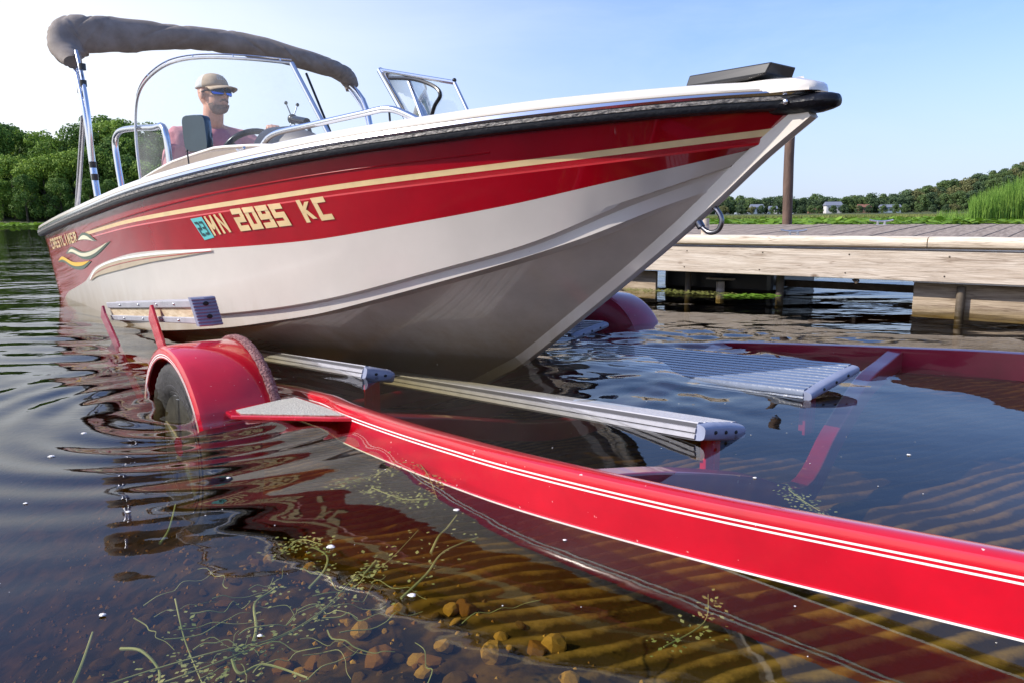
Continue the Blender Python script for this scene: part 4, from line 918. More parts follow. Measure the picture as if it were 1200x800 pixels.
def bedz(x, y):
    u, v = boatuv(x, y)
    z = -.50+.09*(u+.3); z = np.where(u < -1, z-.03*(-1-u), z); z = z-.30*np.clip((v-1.45)/.9, 0, 1)*np.clip((4-np.abs(y-2)), 0, 1); z = np.maximum(z, -2.2); z = np.minimum(z, .35)
    ramp = np.clip((1.30-v)/.25, 0, 1)*np.clip((v+3.4)/.3, 0, 1)
    w = -x*math.sin(G18)+y*math.cos(G18)+.010*np.sin(x*5.1+1)+.006*np.sin(x*13+y*3)
    z = z+ramp*.006*np.sin(2*math.pi*w/.078)+fbm(x, y, 5, [(1.3, .015, 4), (.4, .006, 5)])
    z = z+(1-ramp)*fbm(x, y, 9, [(.17, .010, 7), (.07, .007, 8)])*np.clip(1-np.abs(y)/8, 0, 1)
    return z
def grid_mesh(name, xs, ys, zf, m, kind, label=None, smooth=True):
    X, Y = np.meshgrid(xs, ys); Z = zf(X, Y); nx, ny = len(xs), len(ys)
    co = np.stack([X, Y, Z], -1).reshape(-1, 3)
    i = np.arange((ny-1)*(nx-1)); r = i//(nx-1); c = i % (nx-1); a = r*nx+c
    f = np.stack([a, a+1, a+nx+1, a+nx], -1)
    me = bpy.data.meshes.new(name); me.vertices.add(len(co)); me.vertices.foreach_set('co', co.ravel())
    return me, co, f, nx, ny
def finish(me, faces, m, name, smooth=True):
    n = len(faces); me.loops.add(n*4); me.loops.foreach_set('vertex_index', np.asarray(faces, dtype=np.int32).ravel())
    me.polygons.add(n); me.polygons.foreach_set('loop_start', np.arange(0, n*4, 4)); me.polygons.foreach_set('loop_total', np.full(n, 4))
    me.polygons.foreach_set('use_smooth', np.full(n, smooth)); me.materials.append(m); me.update(calc_edges=True); me.validate()
    o = bpy.data.objects.new(name, me); COL.objects.link(o); return o
def bedmat():
    m = bpy.data.materials.new('ramp_bed_silt'); m.use_nodes = True; nt = m.node_tree; b = nt.nodes['Principled BSDF']; L = nt.links
    b.inputs['Roughness'].default_value = .9
    g = nt.nodes.new('ShaderNodeNewGeometry'); sep = nt.nodes.new('ShaderNodeSeparateXYZ'); L.new(g.outputs['Position'], sep.inputs[0])
    def M(op, a, b_=None, c=None):
        n = nt.nodes.new('ShaderNodeMath'); n.operation = op
        for i, v in enumerate((a, b_, c)):
            if v is None: continue
            if isinstance(v, (int, float)): n.inputs[i].default_value = v
            else: L.new(v, n.inputs[i])
        return n.outputs[0]
    x, y = sep.outputs[0], sep.outputs[1]
    w = M('ADD', M('MULTIPLY', x, -math.sin(G18)), M('MULTIPLY', y, math.cos(G18)))
    w = M('ADD', w, M('MULTIPLY', M('SINE', M('ADD', M('MULTIPLY', x, 5.1), 1.0)), .010))
    w = M('ADD', w, M('MULTIPLY', M('SINE', M('ADD', M('MULTIPLY', x, 13.), M('MULTIPLY', y, 3.))), .006))
    s = M('SINE', M('MULTIPLY', w, 2*math.pi/.078))
    nz = nt.nodes.new('ShaderNodeTexNoise'); nz.inputs['Scale'].default_value = 9; nz.inputs['Detail'].default_value = 12; nz.inputs['Roughness'].default_value = .7; L.new(g.outputs['Position'], nz.inputs['Vector'])
    s = M('ADD', s, M('MULTIPLY', M('SUBTRACT', nz.outputs['Fac'], .5), 5.5))
    nl_ = nt.nodes.new('ShaderNodeTexNoise'); nl_.inputs['Scale'].default_value = 2.1; nl_.inputs['Detail'].default_value = 4; L.new(g.outputs['Position'], nl_.inputs['Vector'])
    s = M('ADD', s, M('MULTIPLY', M('SUBTRACT', nl_.outputs['Fac'], .5), 4.0))
    rp = nt.nodes.new('ShaderNodeValToRGB'); rp.color_ramp.elements[0].position = .30; rp.color_ramp.elements[0].color = (.040, .028, .008, 1); rp.color_ramp.elements[1].position = .95; rp.color_ramp.elements[1].color = (.36, .27, .11, 1)
    L.new(M('MULTIPLY_ADD', s, .34, .30), rp.inputs[0])
    # gravel side
    n2 = nt.nodes.new('ShaderNodeTexVoronoi'); n2.inputs['Scale'].default_value = 26; L.new(g.outputs['Position'], n2.inputs['Vector'])
    r2_ = nt.nodes.new('ShaderNodeValToRGB'); cr_ = r2_.color_ramp; cr_.elements[0].color = (.014, .010, .005, 1); cr_.elements[1].color = (.17, .105, .030, 1)
    n3 = nt.nodes.new('ShaderNodeTexNoise'); n3.inputs['Scale'].default_value = 14; n3.inputs['Detail'].default_value = 8; L.new(g.outputs['Position'], n3.inputs['Vector'])
    cr_.elements[0].position = .42; cr_.elements[1].position = .72; L.new(n3.outputs['Fac'], r2_.inputs[0])
    mx = nt.nodes.new('ShaderNodeMix'); mx.data_type = 'RGBA'
    cB, sB = math.cos(BROT), math.sin(BROT)
    v = M('MULTIPLY', M('ADD', M('MULTIPLY', M('SUBTRACT', x, BO[0]), -sB), M('MULTIPLY', M('SUBTRACT', y, BO[1]), cB)), -1.0)
    fac = M('MULTIPLY', M('SUBTRACT', M('ADD', v, M('MULTIPLY', nz.outputs['Fac'], .3)), 1.24), 5.0)
    cl = nt.nodes.new('ShaderNodeClamp'); L.new(fac, cl.inputs[0])
    L.new(cl.outputs[0], mx.inputs['Factor']); L.new(rp.outputs[0], mx.inputs['A']); L.new(r2_.outputs[0], mx.inputs['B']); L.new(mx.outputs['Result'], b.inputs['Base Color'])
    bp = nt.nodes.new('ShaderNodeBump'); bp.inputs['Strength'].default_value = .6; bp.inputs['Distance'].default_value = .02; L.new(n3.outputs['Fac'], bp.inputs['Height']); L.new(bp.outputs[0], b.inputs['Normal'])
    return m
xs = axis(-420, -3.5, 4.0, 420, .022, 1.14); ys = axis(-9, .3, 5.5, 430, .022, 1.14)
me, co, f, nx, ny = grid_mesh('lake_bed', xs, ys, bedz, None, None)
bed = finish(me, f, bedmat(), 'lake_bed'); tag(bed, kind='structure')

def watermat():
    m = bpy.data.materials.new('lake_water'); m.use_nodes = True; nt = m.node_tree; nt.nodes.clear(); L = nt.links
    o = nt.nodes.new('ShaderNodeOutputMaterial'); t = nt.nodes.new('ShaderNodeBsdfTransparent'); g = nt.nodes.new('ShaderNodeBsdfGlossy'); mx = nt.nodes.new('ShaderNodeMixShader')
    fr = nt.nodes.new('ShaderNodeFresnel'); ge = nt.nodes.new('ShaderNodeNewGeometry')
    mr = nt.nodes.new('ShaderNodeMapRange'); mr.inputs['To Min'].default_value = 1.45; mr.inputs['To Max'].default_value = 1/1.45
    L.new(ge.outputs['Backfacing'], mr.inputs['Value']); L.new(mr.outputs[0], fr.inputs['IOR'])
    g.inputs['Roughness'].default_value = .015; t.inputs[0].default_value = (1, 1, 1, 1)
    mp_ = nt.nodes.new('ShaderNodeMapping'); mp_.inputs['Scale'].default_value = (.55, 1, 1); mp_.inputs['Rotation'].default_value = (0, 0, R(8)); L.new(ge.outputs['Position'], mp_.inputs[0])
    hs = None
    for sc_, am in ((3.2, .020), (9, .006), (.7, .05)):
        n = nt.nodes.new('ShaderNodeTexNoise'); n.inputs['Scale'].default_value = sc_; n.inputs['Detail'].default_value = 2.5; n.inputs['Roughness'].default_value = .5; L.new(mp_.outputs[0], n.inputs['Vector'])
        k = nt.nodes.new('ShaderNodeMath'); k.operation = 'MULTIPLY'; k.inputs[1].default_value = am; L.new(n.outputs['Fac'], k.inputs[0])
        if hs is None: hs = k.outputs[0]
        else:
            a = nt.nodes.new('ShaderNodeMath'); a.operation = 'ADD'; L.new(hs, a.inputs[0]); L.new(k.outputs[0], a.inputs[1]); hs = a.outputs[0]
    # ripples grow with distance from the sheltered ramp
    ln = nt.nodes.new('ShaderNodeVectorMath'); ln.operation = 'DISTANCE'; ln.inputs[1].default_value = (.6, .5, 0); L.new(ge.outputs['Position'], ln.inputs[0])
    st_ = nt.nodes.new('ShaderNodeMapRange'); st_.inputs['From Min'].default_value = 2.2; st_.inputs['From Max'].default_value = 9; st_.inputs['To Min'].default_value = .10; st_.inputs['To Max'].default_value = .9; L.new(ln.outputs['Value'], st_.inputs['Value'])
    bp = nt.nodes.new('ShaderNodeBump'); bp.inputs['Distance'].default_value = 1.0; L.new(st_.outputs[0], bp.inputs['Strength']); L.new(hs, bp.inputs['Height'])
    L.new(bp.outputs[0], fr.inputs['Normal']); L.new(bp.outputs[0], g.inputs['Normal'])
    L.new(fr.outputs[0], mx.inputs[0]); L.new(t.outputs[0], mx.inputs[1]); L.new(g.outputs[0], mx.inputs[2]); L.new(mx.outputs[0], o.inputs['Surface'])
    va = nt.nodes.new('ShaderNodeVolumeAbsorption'); va.inputs['Color'].default_value = (.72, .63, .20, 1); va.inputs['Density'].default_value = 2.4; L.new(va.outputs[0], o.inputs['Volume'])
    return m
def waterz(x, y):
    d = np.hypot(x, y); u, v = boatuv(x, y)
    calm = .35+.65*np.clip((d-1.6)/3, 0, 1)
    z = calm*fbm(x, y, 3, [(1.1, .0036, 5), (.5, .0012, 5)], ang=R(75), spread=.7)
    # rings spreading from the near wheel and lively chop off the bow
    r = np.hypot(x+1.05, y-2.45); z += .0030*np.sin(2*math.pi*r/.16)*np.exp(-((r-.45)/.45)**2)
    c = np.exp(-(((x-.75)/.75)**2+((y-3.55)/.75)**2)); z += c*fbm(x, y, 11, [(.34, .0075, 6), (.16, .0028, 6), (.08, .0008, 6)], ang=R(60), spread=1.2)
    c = np.exp(-(((x+1.9)/1.1)**2+((y-3.6)/1.6)**2)); z += c*fbm(x, y, 13, [(.42, .0045, 6), (.2, .0015, 5)], ang=R(80), spread=.6)
    c = np.exp(-(((x-.55)/.35)**2+((y-2.6)/.35)**2)); z += c*fbm(x, y, 17, [(.15, .0018, 6)], ang=R(60), spread=1.5)
    # outer part fades to flat so the bump carries it
    return z*np.clip(1-(d-9)/6, 0, 1)
xs = axis(-418, -3.2, 3.8, 418, .02, 1.13); ys = axis(-8.5, .3, 6.2, 428, .02, 1.13)
me, co, f, nx, ny = grid_mesh('lake_water', xs, ys, waterz, None, None)
# close the sheet into a body of water
bd_idx = list(range(nx))+[r*nx+nx-1 for r in range(1, ny)]+[(ny-1)*nx+c for c in range(nx-2, -1, -1)]+[r*nx for r in range(ny-2, 0, -1)]
low = co[bd_idx].copy(); low[:, 2] = -4.0; nb = len(bd_idx); base = len(co)
me2 = bpy.data.meshes.new('lake_water'); allco = np.vstack([co, low]); 
side = np.array([[bd_idx[i], base+i, base+(i+1) % nb, bd_idx[(i+1) % nb]] for i in range(nb)])
bpy.data.meshes.remove(me)
me2.vertices.add(len(allco)); me2.vertices.foreach_set('co', allco.ravel())
nq = len(f)+len(side); fl = np.vstack([f, side]).astype(np.int32)
me2.loops.add(nq*4+nb); me2.loops.foreach_set('vertex_index', np.concatenate([fl.ravel(), np.array([base+nb-1-i for i in range(nb)], dtype=np.int32)]))
me2.polygons.add(nq+1); me2.polygons.foreach_set('loop_start', np.append(np.arange(0, nq*4, 4), nq*4)); me2.polygons.foreach_set('loop_total', np.append(np.full(nq, 4), nb))
me2.polygons.foreach_set('use_smooth', np.append(np.full(len(f), True), np.full(len(side)+1, False))); me2.materials.append(watermat()); me2.update(calc_edges=True)
wat = bpy.data.objects.new('lake_water', me2); COL.objects.link(wat); tag(wat, kind='structure')

# stones lying on the bed
STM = [mat('ochre_stone', (.42, .27, .09), .85, col2=(.68, .48, .20), vscale=20, bump=.5, bscale=50), mat('brown_stone', (.09, .06, .03), .85, col2=(.22, .14, .06), vscale=25, bump=.5, bscale=60), mat('rust_stone', (.20, .10, .035), .85, col2=(.36, .20, .08), vscale=25, bump=.5, bscale=60)]
stone_meshes = []
for k in range(9):
    bm = bmesh.new(); bmesh.ops.create_icosphere(bm, subdivisions=2, radius=1)
    a = [random.uniform(.75, 1.25) for _ in range(3)]
    pl = [(Vector((random.gauss(0, 1), random.gauss(0, 1), random.gauss(0, 1))).normalized(), random.uniform(.5, .85)) for _ in range(7)]
    for v in bm.verts:
        for n_, d_ in pl:
            q_ = v.co.dot(n_)
            if q_ > d_: v.co -= n_*(q_-d_)*.9
        v.co = Vector((v.co.x*a[0], v.co.y*a[1], v.co.z*.6*a[2]))+Vector((random.uniform(-.03, .03), random.uniform(-.03, .03), 0))
    me_ = bpy.data.meshes.new('stone'); bm.to_mesh(me_); bm.free(); me_.materials.append(STM[k % 3]); stone_meshes.append(me_)
def put_stone(x, y, r, k, sink=.3):
    z = float(bedz(np.array([x]), np.array([y]))[0]); o = bpy.data.objects.new('stone', stone_meshes[k]); COL.objects.link(o); o.parent = bed
    o.location = (x, y, z+r*(.5-sink)); o.scale = (r, r, r); o.rotation_euler = (random.uniform(-.4, .4), random.uniform(-.4, .4), random.uniform(0, 6.28))
for (x, y, r, k) in [(-.043, 1.50, .040, 0), (.087, 1.545, .036, 0), (-.30, 1.78, .036, 0), (-.37, 1.655, .035, 0), (-.19, 1.446, .026, 0), (-.12, 1.42, .03, 1), (-.19, 1.50, .03, 2), (-.014, 1.354, .036, 2), (-.307, 1.53, .036, 2)]: put_stone(x, y, r, k, .1)
n_ = 0
while n_ < 280:
    x, y = random.uniform(-1.1, .55), random.uniform(.75, 2.3); u, v = boatuv(x, y)
    if v < 1.06+random.uniform(0, .2): continue
    put_stone(x, y, random.choice([.009, .011, .014, .017, .021, .028]), random.choice([0, 3, 6, 1, 2, 4, 5] if v < 1.55 else [1, 4, 7])); n_ += 1
pb = MB()
for _ in range(3400):
    x, y = random.uniform(-1.7, .9), random.uniform(.6, 3.0); u, v = boatuv(x, y)
    if v < 1.0+random.uniform(0, .3): continue
    z = float(bedz(np.array([x]), np.array([y]))[0]); r = random.uniform(.004, .010); a = random.uniform(0, 6)
    vs = [(x+r*math.cos(a+t)*random.uniform(.7, 1.2), y+r*math.sin(a+t)*random.uniform(.7, 1.2), z) for t in (0, 1.5, 3.1, 4.6)]+[(x, y, z+r*.8)]
    pb.add(vs, [(0, 1, 4), (1, 2, 4), (2, 3, 4), (3, 0, 4)], random.choice(STM))
tag(pb.build('gravel', None, smooth=False), kind='stuff', label='small brown gravel covering the bed beside the ramp')

# floating weeds
WST = dict(A=[(-0.608, 0.933), (-0.631, 1.004), (-0.653, 1.074)], B=[(-0.569, 1.173), (-0.511, 1.071), (-0.453, 0.98), (-0.421, 0.93)], C=[(-0.594, 1.042), (-0.552, 1.021), (-0.511, 0.987), (-0.488, 0.931)],
 D=[(-0.584, 0.942), (-0.527, 0.981), (-0.444, 1.019), (-0.372, 1.069), (-0.317, 1.138), (-0.28, 1.267), (-0.242, 1.318), (-0.195, 1.454)], D2=[(-.60, .90), (-.50, .95), (-.41, 1.01), (-.34, 1.10), (-.29, 1.20)], G=[(-.40, 1.06), (-0.407, 1.094), (-0.432, 1.162), (-0.425, 1.215), (-0.415, 1.218)],
 H=[(-0.41, 1.0), (-0.392, 0.979), (-0.361, 0.993), (-0.29, 0.959)], I=[(-0.159, 1.353), (-0.15, 1.42), (-0.138, 1.48), (-0.122, 1.53)], J=[(-0.192, 1.186), (-0.157, 1.264), (-0.134, 1.352), (-0.072, 1.43)], K=[(-0.701, 1.403), (-0.722, 1.488), (-0.761, 1.609)],
 L=[(-0.357, 1.22), (-0.346, 1.285), (-0.36, 1.357), (-0.393, 1.377)], M=[(-0.342, 2.142), (-0.282, 1.974), (-0.217, 1.81), (-0.176, 1.648)], N=[(-0.338, 1.709), (-0.259, 1.65), (-0.196, 1.622)], O=[(-0.258, 1.318), (-0.272, 1.266)], P=[(0.648, 1.683), (0.646, 1.601), (0.664, 1.55)], Q=[(-0.446, 1.359), (-0.433, 1.43), (-0.38, 1.388)], T=[(-.43, 1.75), (-.36, 1.80), (-.30, 1.86)], U=[(.22, 1.02), (.30, 1.10), (.33, 1.19)])
WL = dict(A=('single olive stem with a dark bud at the lower left', 0), B=('forked pale stem reaching down towards the lower left weeds', 6), C=('curved thin stem lying flat at the lower left', 0), D=('longest pale stem running from the lower left to the stony bed', 9), D2=('green stem lying close beside the longest pale stem', 9),
 G=('looped pale stem tip rising above the tangled weeds', 4), H=('short kinked stem below the tangled weeds', 2), I=('yellow stem crowned by a foam fleck over the ridged ramp', 1), J=('curved yellow-green stem between the foam flecks', 2), K=('lone stem in the mirrored sky left of the boat reflection', 0),
 L=('curled pale stem over the rusty stones', 3), M=('green leafy weed strand against the near red rail', 14), N=('bushy green sprig below the red rail', 14), O=('tiny forked sprig over the stones', 4), P=('green sprig floating above the red rail', 9), Q=('small leafy sprig at the edge of the boat reflection', 9), T=('feathery clump below the step plate', 12), U=('pale sprig floating over the rail reflection', 6))
for k, pts in WST.items():
    lab, nl = WL[k]; deep = -.006 if k not in 'IJ' else -.004
    P = crv([(a, b, .003 if 0 else deep-.012*abs(math.sin(i*2+ord(k[0])))) for i, (a, b) in enumerate(pts)], 6)
    mb = MB(); r0 = .0022 if nl < 5 else .0011
    mb.tube(P, [r0*(1.2-.6*i/len(P)) for i in range(len(P))], WEED, n=6)
    root_ = mb.build('water_weed', None); tag(root_, lab, 'water weed', 'weeds drifting in the shallows')
    lf = MB()
    for _ in range(nl*11):
        p = random.choice(P)+Vector((random.gauss(0, .016), random.gauss(0, .02), random.uniform(-.008, .003))); a = random.uniform(0, 6.3); l_ = random.uniform(.004, .012); w_ = l_*.35
        d_ = Vector((math.cos(a), math.sin(a), random.uniform(-.3, .3))); s_ = Vector((-d_.y, d_.x, 0))*w_
        lf.add([p, p+d_*l_*.5+s_, p+d_*l_, p+d_*l_*.5-s_], [(0, 1, 2, 3)], WEED)
    if nl: tag(lf.build('leaflets', root_, smooth=False), kind='stuff')
fl_ = [(-0.35, 1.353, .012), (-0.17, 1.163, .010), (-0.656, 1.109, .008), (-1.232, 1.928, .013), (-1.267, 2.145, .012), (0.099, 1.374, .006), (-0.122, 1.53, .010), (-1.086, 1.592, .007), (0.577, 1.714, .007), (1.029, 1.877, .008), (-0.384, 1.045, .006), (-0.692, 1.747, .008), (-0.83, 1.537, .008)]
for x, y, r in fl_:
    r *= .7
    mb = MB(); rg_ = []
    for rr_, z in ((1, 0), (.8, .25), (.35, .36)): rg_.append([(r*rr_*math.cos(t)*(1+.2*math.sin(3*t+x*9)), r*rr_*.8*math.sin(t), r*z+.0015) for t in [2*math.pi*k/10 for k in range(10)]])
    mb.loft(rg_, FOAM); tag(mb.build('foam_fleck', None, loc=(x, y, 0)), 'small pale foam fleck floating on the dark water', 'foam', 'foam flecks on the water')
tg = MB()
for _ in range(36):      # drifting tangle of thin leaves
    x, y = random.gauss(-.40, .13), random.gauss(1.08, .10); a = random.gauss(.5, .7); p = Vector((x, y, -.012)); pts = [p]
    for k in range(6):
        a += random.gauss(0, .35); p = p+Vector((math.cos(a), math.sin(a), 0))*random.uniform(.012, .03); p.z = -.004-random.uniform(0, .016); pts.append(p.copy())
    cc_ = crv(pts, 3); w_ = random.uniform(.0006, .0014)
    tg.tube(cc_, [w_*(1-.6*i/len(cc_)) for i in range(len(cc_))], WEED, n=4)
tag(tg.build('weed_tangle', None), kind='stuff', label='tangle of thin pale weed in the lower left shallows')
bb = MB()
for _ in range(90):
    x, y = random.uniform(-1.3, 1.2), random.uniform(.8, 3.2); r = random.uniform(.0008, .002)
    bb.ball((x, y, .0015), (r, r, r*.5), FOAM, 6, 4)
tag(bb.build('floating_specks', None), kind='stuff', label='tiny specks and bubbles drifting on the water')

# ================================================================ DOCK (local x along its front to the right, y away from the camera)
DO = (2.72, 5.10, 0); DR = R(-39)
dock = empty('dock', DO, DR, 'weathered wooden dock with pale fascia board behind the bow', 'dock')
XL, XR = -3.6, 2.8
def dz(y): return .452+.027*y
def db(mb, name, **k): return mb.build(name, dock, **k)
mb = MB(); mb.box(((XL+XR)/2, -.02, .2705), (XR-XL, .04, .209), WOOD); db(mb, 'fascia_board', smooth=False, bevel=.005)
mb = MB(); mb.box(((XL+XR)/2, -.024, .380), (XR-XL, .052, .008), ALUM); db(mb, 'metal_strip', smooth=False)
for k in range(9):
    for z_ in (.205, .335):
        mb = MB(); mb.ball((-2.9+.62*k+(.02 if z_ > .3 else 0), -.041, z_), (.006, .003, .006), WETW, 8, 5); db(mb, 'nail_head')
for a, b in ((XL, .087), (.093, XR)):
    mb = MB(); prof = [(-.055, .386), (-.072, .398), (-.078, .420), (-.072, .443), (-.055, .457), (-.02, .463), (.05, .463), (.05, .386)]
    mb.loft([[Vector((x, y, z)) for y, z in prof] for x in np.linspace(a, b, 12)], WOODC); db(mb, 'bumper_board', bevel=0)
mb = MB(); mb.box((0, 0, 0), (.135, 2.22, .035), DECKW); pl0 = db(mb, 'plank', smooth=False, bevel=.004)
x = XL+.07; first = True
while x < XR:
    o = pl0 if first else pl0.copy()
    if not first: COL.objects.link(o)
    o.location = (x, .055+1.11, dz(1.16)-.0175+random.uniform(-.003, .003)); o.rotation_euler = (math.atan(.027)+random.uniform(-.001, .001), 0, random.uniform(-.003, .003)); first = False; x += .1415
mb = MB(); mb.box(((XL+XR)/2, 2.28, .42), (XR-XL, .04, .16), WOOD); db(mb, 'back_board', smooth=False, bevel=.004)
for y in (.35, 1.2, 2.0): mb = MB(); mb.box(((XL+XR)/2, y, dz(y)-.035-.052), (XR-XL, .04, .10), WETW); db(mb, 'joist', smooth=False)
for a, b in ((0.0, XR), (XL, -1.98)):
    mb = MB(); mb.box(((a+b)/2, .10, .03), (b-a, .035, .24), PANELW); db(mb, 'lower_panel', smooth=False, bevel=.004)
mb = MB(); mb.box((1.4, .085, .158), (2.8, .06, .014), ALUM); db(mb, 'panel_flashing', smooth=False)
for px_, py_, w_, zt in ((.29, .06, .055, .135), (-.94, .14, .06, .40), (-1.72, .16, .05, .40), (-1.2, 1.6, .07, .42), (.8, 1.7, .07, .42), (2.2, 1.7, .07, .42)):
    mb = MB(); mb.tube([(px_, py_, -1.2), (px_, py_, zt)], w_/2, WETW, n=12); db(mb, 'post')
mb = MB(); mb.box((-1.52, .8, .16), (.95, 1.1, .36), FRAMEB); db(mb, 'float_drum', smooth=False, bevel=.04)
mb = MB(); mb.box((-.4, .60, .055), (1.5, .05, .055), WETW); db(mb, 'low_beam', smooth=False, bevel=.004)
mb = MB(); mb.box((-1.45, .20, .10), (.22, .08, .012), WOOD); mb.tube([(-1.45, .2, -.1), (-1.45, .2, .078)], .035, WOOD); db(mb, 'wood_bracket', smooth=False)
mb = MB(); mb.tube([(-1.555, .10, .40), (-1.555, .10, .59)], .032, WOOD, n=14); db(mb, 'wooden_peg')
cleat(dock, (-.85, .12, dz(.12)), R(20), 1.25, ALUM, 'dock_cleat'); cleat(dock, (-.69, 2.05, dz(2.05)), R(12), 1.35, ALUM, 'dock_cleat')
mb = MB()
for k in range(14): mb.ball((-.35+random.gauss(0, .012), -.005, .145+random.gauss(0, .012)), random.uniform(.006, .012), WETW, 7, 5)
db(mb, 'hanging_weed')
mb = MB(); rg_ = []
for k in range(14):
    z = -1.4+3.05*k/13; rg_.append([(0.050*(1+.03*math.sin(k*2.1+t*2))*math.cos(t)+.004*math.sin(k), .050*(1+.03*math.sin(k*1.3+t*3))*math.sin(t), z) for t in [2*math.pi*j/20 for j in range(20)]])
mb.loft(rg_, PILE); c_, s_ = math.cos(DR), math.sin(DR); X_, Y_ = -1.68, 2.38
tag(mb.build('piling', None, loc=(DO[0]+c_*X_-s_*Y_, DO[1]+s_*X_+c_*Y_, 0), rot=(0, R(-.6), 0)), 'tall rusty brown piling rising behind the bow at the dock edge', 'piling')
# algae mats under the dock
mb = MB()
for _ in range(420):
    a = random.uniform(0, 6.3); r_ = math.sqrt(random.random()); p = Vector((1.81+.20*r_*math.cos(a), 5.66+.12*r_*math.sin(a), .004+random.uniform(0, .01))); t = random.uniform(0, 6.3); l_ = random.uniform(.02, .05)
    d_ = Vector((math.cos(t), math.sin(t), random.uniform(-.15, .25))); s2_ = Vector((-d_.y, d_.x, 0))*l_*.5
    mb.add([p, p+d_*l_*.5+s2_, p+d_*l_, p+d_*l_*.5-s2_], [(0, 1, 2, 3)], PAD)
tag(mb.build('algae_mat', None, smooth=False), 'flat bright green patch of floating leaves in front of the dock', kind='stuff')
mb = MB()
for _ in range(900):
    p = Vector((random.uniform(.95, 1.75), 0, 0)); p.y = 6.75-.62*(p.x-.95)-random.uniform(0, .25)-.35; p.z = .003+random.uniform(0, .012); t = random.uniform(0, 6.3); l_ = random.uniform(.008, .03)
    d_ = Vector((math.cos(t), math.sin(t), random.uniform(-.1, .3))); s2_ = Vector((-d_.y, d_.x, 0))*l_*.4
    mb.add([p, p+d_*l_*.5+s2_, p+d_*l_, p+d_*l_*.5-s2_], [(0, 1, 2, 3)], WEED)
tag(mb.build('duckweed', None, smooth=False), 'olive duckweed scum under the left end of the dock', kind='stuff')

# ================================================================ FAR SHORES
def sheet(name, xs, ys, zf, m):
    me, co, f, nx, ny = grid_mesh(name, np.array(xs, float), np.array(ys, float), zf, None, None); o = finish(me, f, m, name); return tag(o, kind='structure')
sheet('left_bank', np.linspace(-300, 10, 80), np.concatenate([np.linspace(101, 150, 40), np.linspace(160, 420, 12)]), lambda X, Y: -.5+np.clip((Y-102)/2.5, 0, 1)*1.0+np.clip((Y-106)/30, 0, 1)*3.5*np.clip((-40-X)/25, 0, 1)+.15*np.sin(X*.5)+.1*np.sin(Y*.8+X*.2), GROUND)
def hillz(X): return np.interp(X, [190, 200, 209, 218, 227, 236, 250, 259, 273, 400], [0, 3.2, 5.4, 9.4, 11.2, 13.4, 17, 20, 21, 27])
sheet('far_shore', np.linspace(-40, 900, 150), np.concatenate([np.linspace(352, 460, 40), [520, 700, 900]]), lambda X, Y: -.5+np.clip((Y-354)/6, 0, 1)*1.2+np.clip((Y-372)/45, 0, 1)*hillz(X*400/np.maximum(Y, 400)), GROUND)
sheet('marsh', np.linspace(-30, 330, 60), np.linspace(80, 356, 60), lambda X, Y: -.3+np.clip((Y-80)/1.5, 0, 1)*(.42+.05*np.sin(X*.9)*np.sin(Y*.4)), MARSH)

def make_tree(h, cw, seed, lm, nblob, nleaf, ls, trunk=True):
    g = random.Random(seed); root = empty('tree')
    mb = MB(); th = h*.45; mb.tube([(0, 0, -.4), (.1*g.uniform(-1, 1), 0, th*.5), (.15*g.uniform(-1, 1), .1, th), (0, 0, h*.8)], [h*.028, h*.02, h*.015, h*.004], BARK, n=7)
    for k in range(5):
        a = g.uniform(0, 6.3); z0 = h*g.uniform(.22, .5); mb.tube([(0, 0, z0), (cw*.22*math.cos(a), cw*.22*math.sin(a), z0+h*.14), (cw*.38*math.cos(a), cw*.38*math.sin(a), z0+h*.24)], [h*.01, h*.007, h*.002], BARK, n=5)
    mb.build('trunk', root)
    blobs = []
    for k in range(nblob):
        a = g.uniform(0, 6.3); t = g.random(); z = h*(.14+.78*t); rr = cw*.5*math.sqrt(max(.02, 1-((t-.42)/.62)**2))*g.uniform(.35, .95); blobs.append((Vector((rr*math.cos(a), rr*math.sin(a), z)), cw*g.uniform(.10, .21)))
    blobs.append((Vector((0, 0, h*.9)), cw*.16)); cr_ = MB(); vs = []; fs = []
    for k in range(nleaf):
        c, r_ = g.choice(blobs); n_ = Vector((g.gauss(0, 1), g.gauss(0, 1), g.gauss(0, 1)+.25)).normalized(); p = c+n_*r_*g.uniform(.7, 1.08)
        nn = (n_+Vector((g.gauss(0, .5), g.gauss(0, .5), g.gauss(0, .5)))).normalized(); e_ = nn.orthogonal().normalized(); e_ = (Matrix.Rotation(g.uniform(0, 6.3), 3, nn) @ e_); f_ = nn.cross(e_); s_ = ls*g.uniform(.5, 1.2); o_ = len(vs)
        vs += [p-e_*s_*.5, p+f_*s_*.4, p+e_*s_*.6, p-f_*s_*.35]; fs.append((o_, o_+1, o_+2, o_+3))
    cr_.add(vs, fs, lm); cr_.build('crown', root, smooth=False); return root
TL = 'tall leafy tree in the dense wood on the left bank'
prot = [make_tree(11, 7.5, 1, LEAF[0], 34, 7500, .34), make_tree(11, 7, 2, LEAF[1], 30, 7500, .34), make_tree(10, 8, 3, LEAF[2], 34, 7500, .36), make_tree(12, 6.5, 4, LEAF[0], 30, 7500, .33), make_tree(10, 7.5, 5, LEAF[1], 36, 7500, .35)]
used = set()
def put(protos, k, x, y, z, s, label, cat, group, rnd=random):
    p = protos[k]
    o = p if (id(protos), k) not in used else copy_tree(p); used.add((id(protos), k))
    o.location = (x, y, z); o.rotation_euler = (0, 0, rnd.uniform(0, 6.28)); sx_ = s*rnd.uniform(.93, 1.12); o.scale = (sx_, sx_, s); tag(o, label, cat, group)
def lz(x, y): return -.5+max(0, min(1, (y-102)/2.5))+max(0, min(1, (y-106)/30))*3.5*max(0, min(1, (-40-x)/25))
gR = random.Random(21)
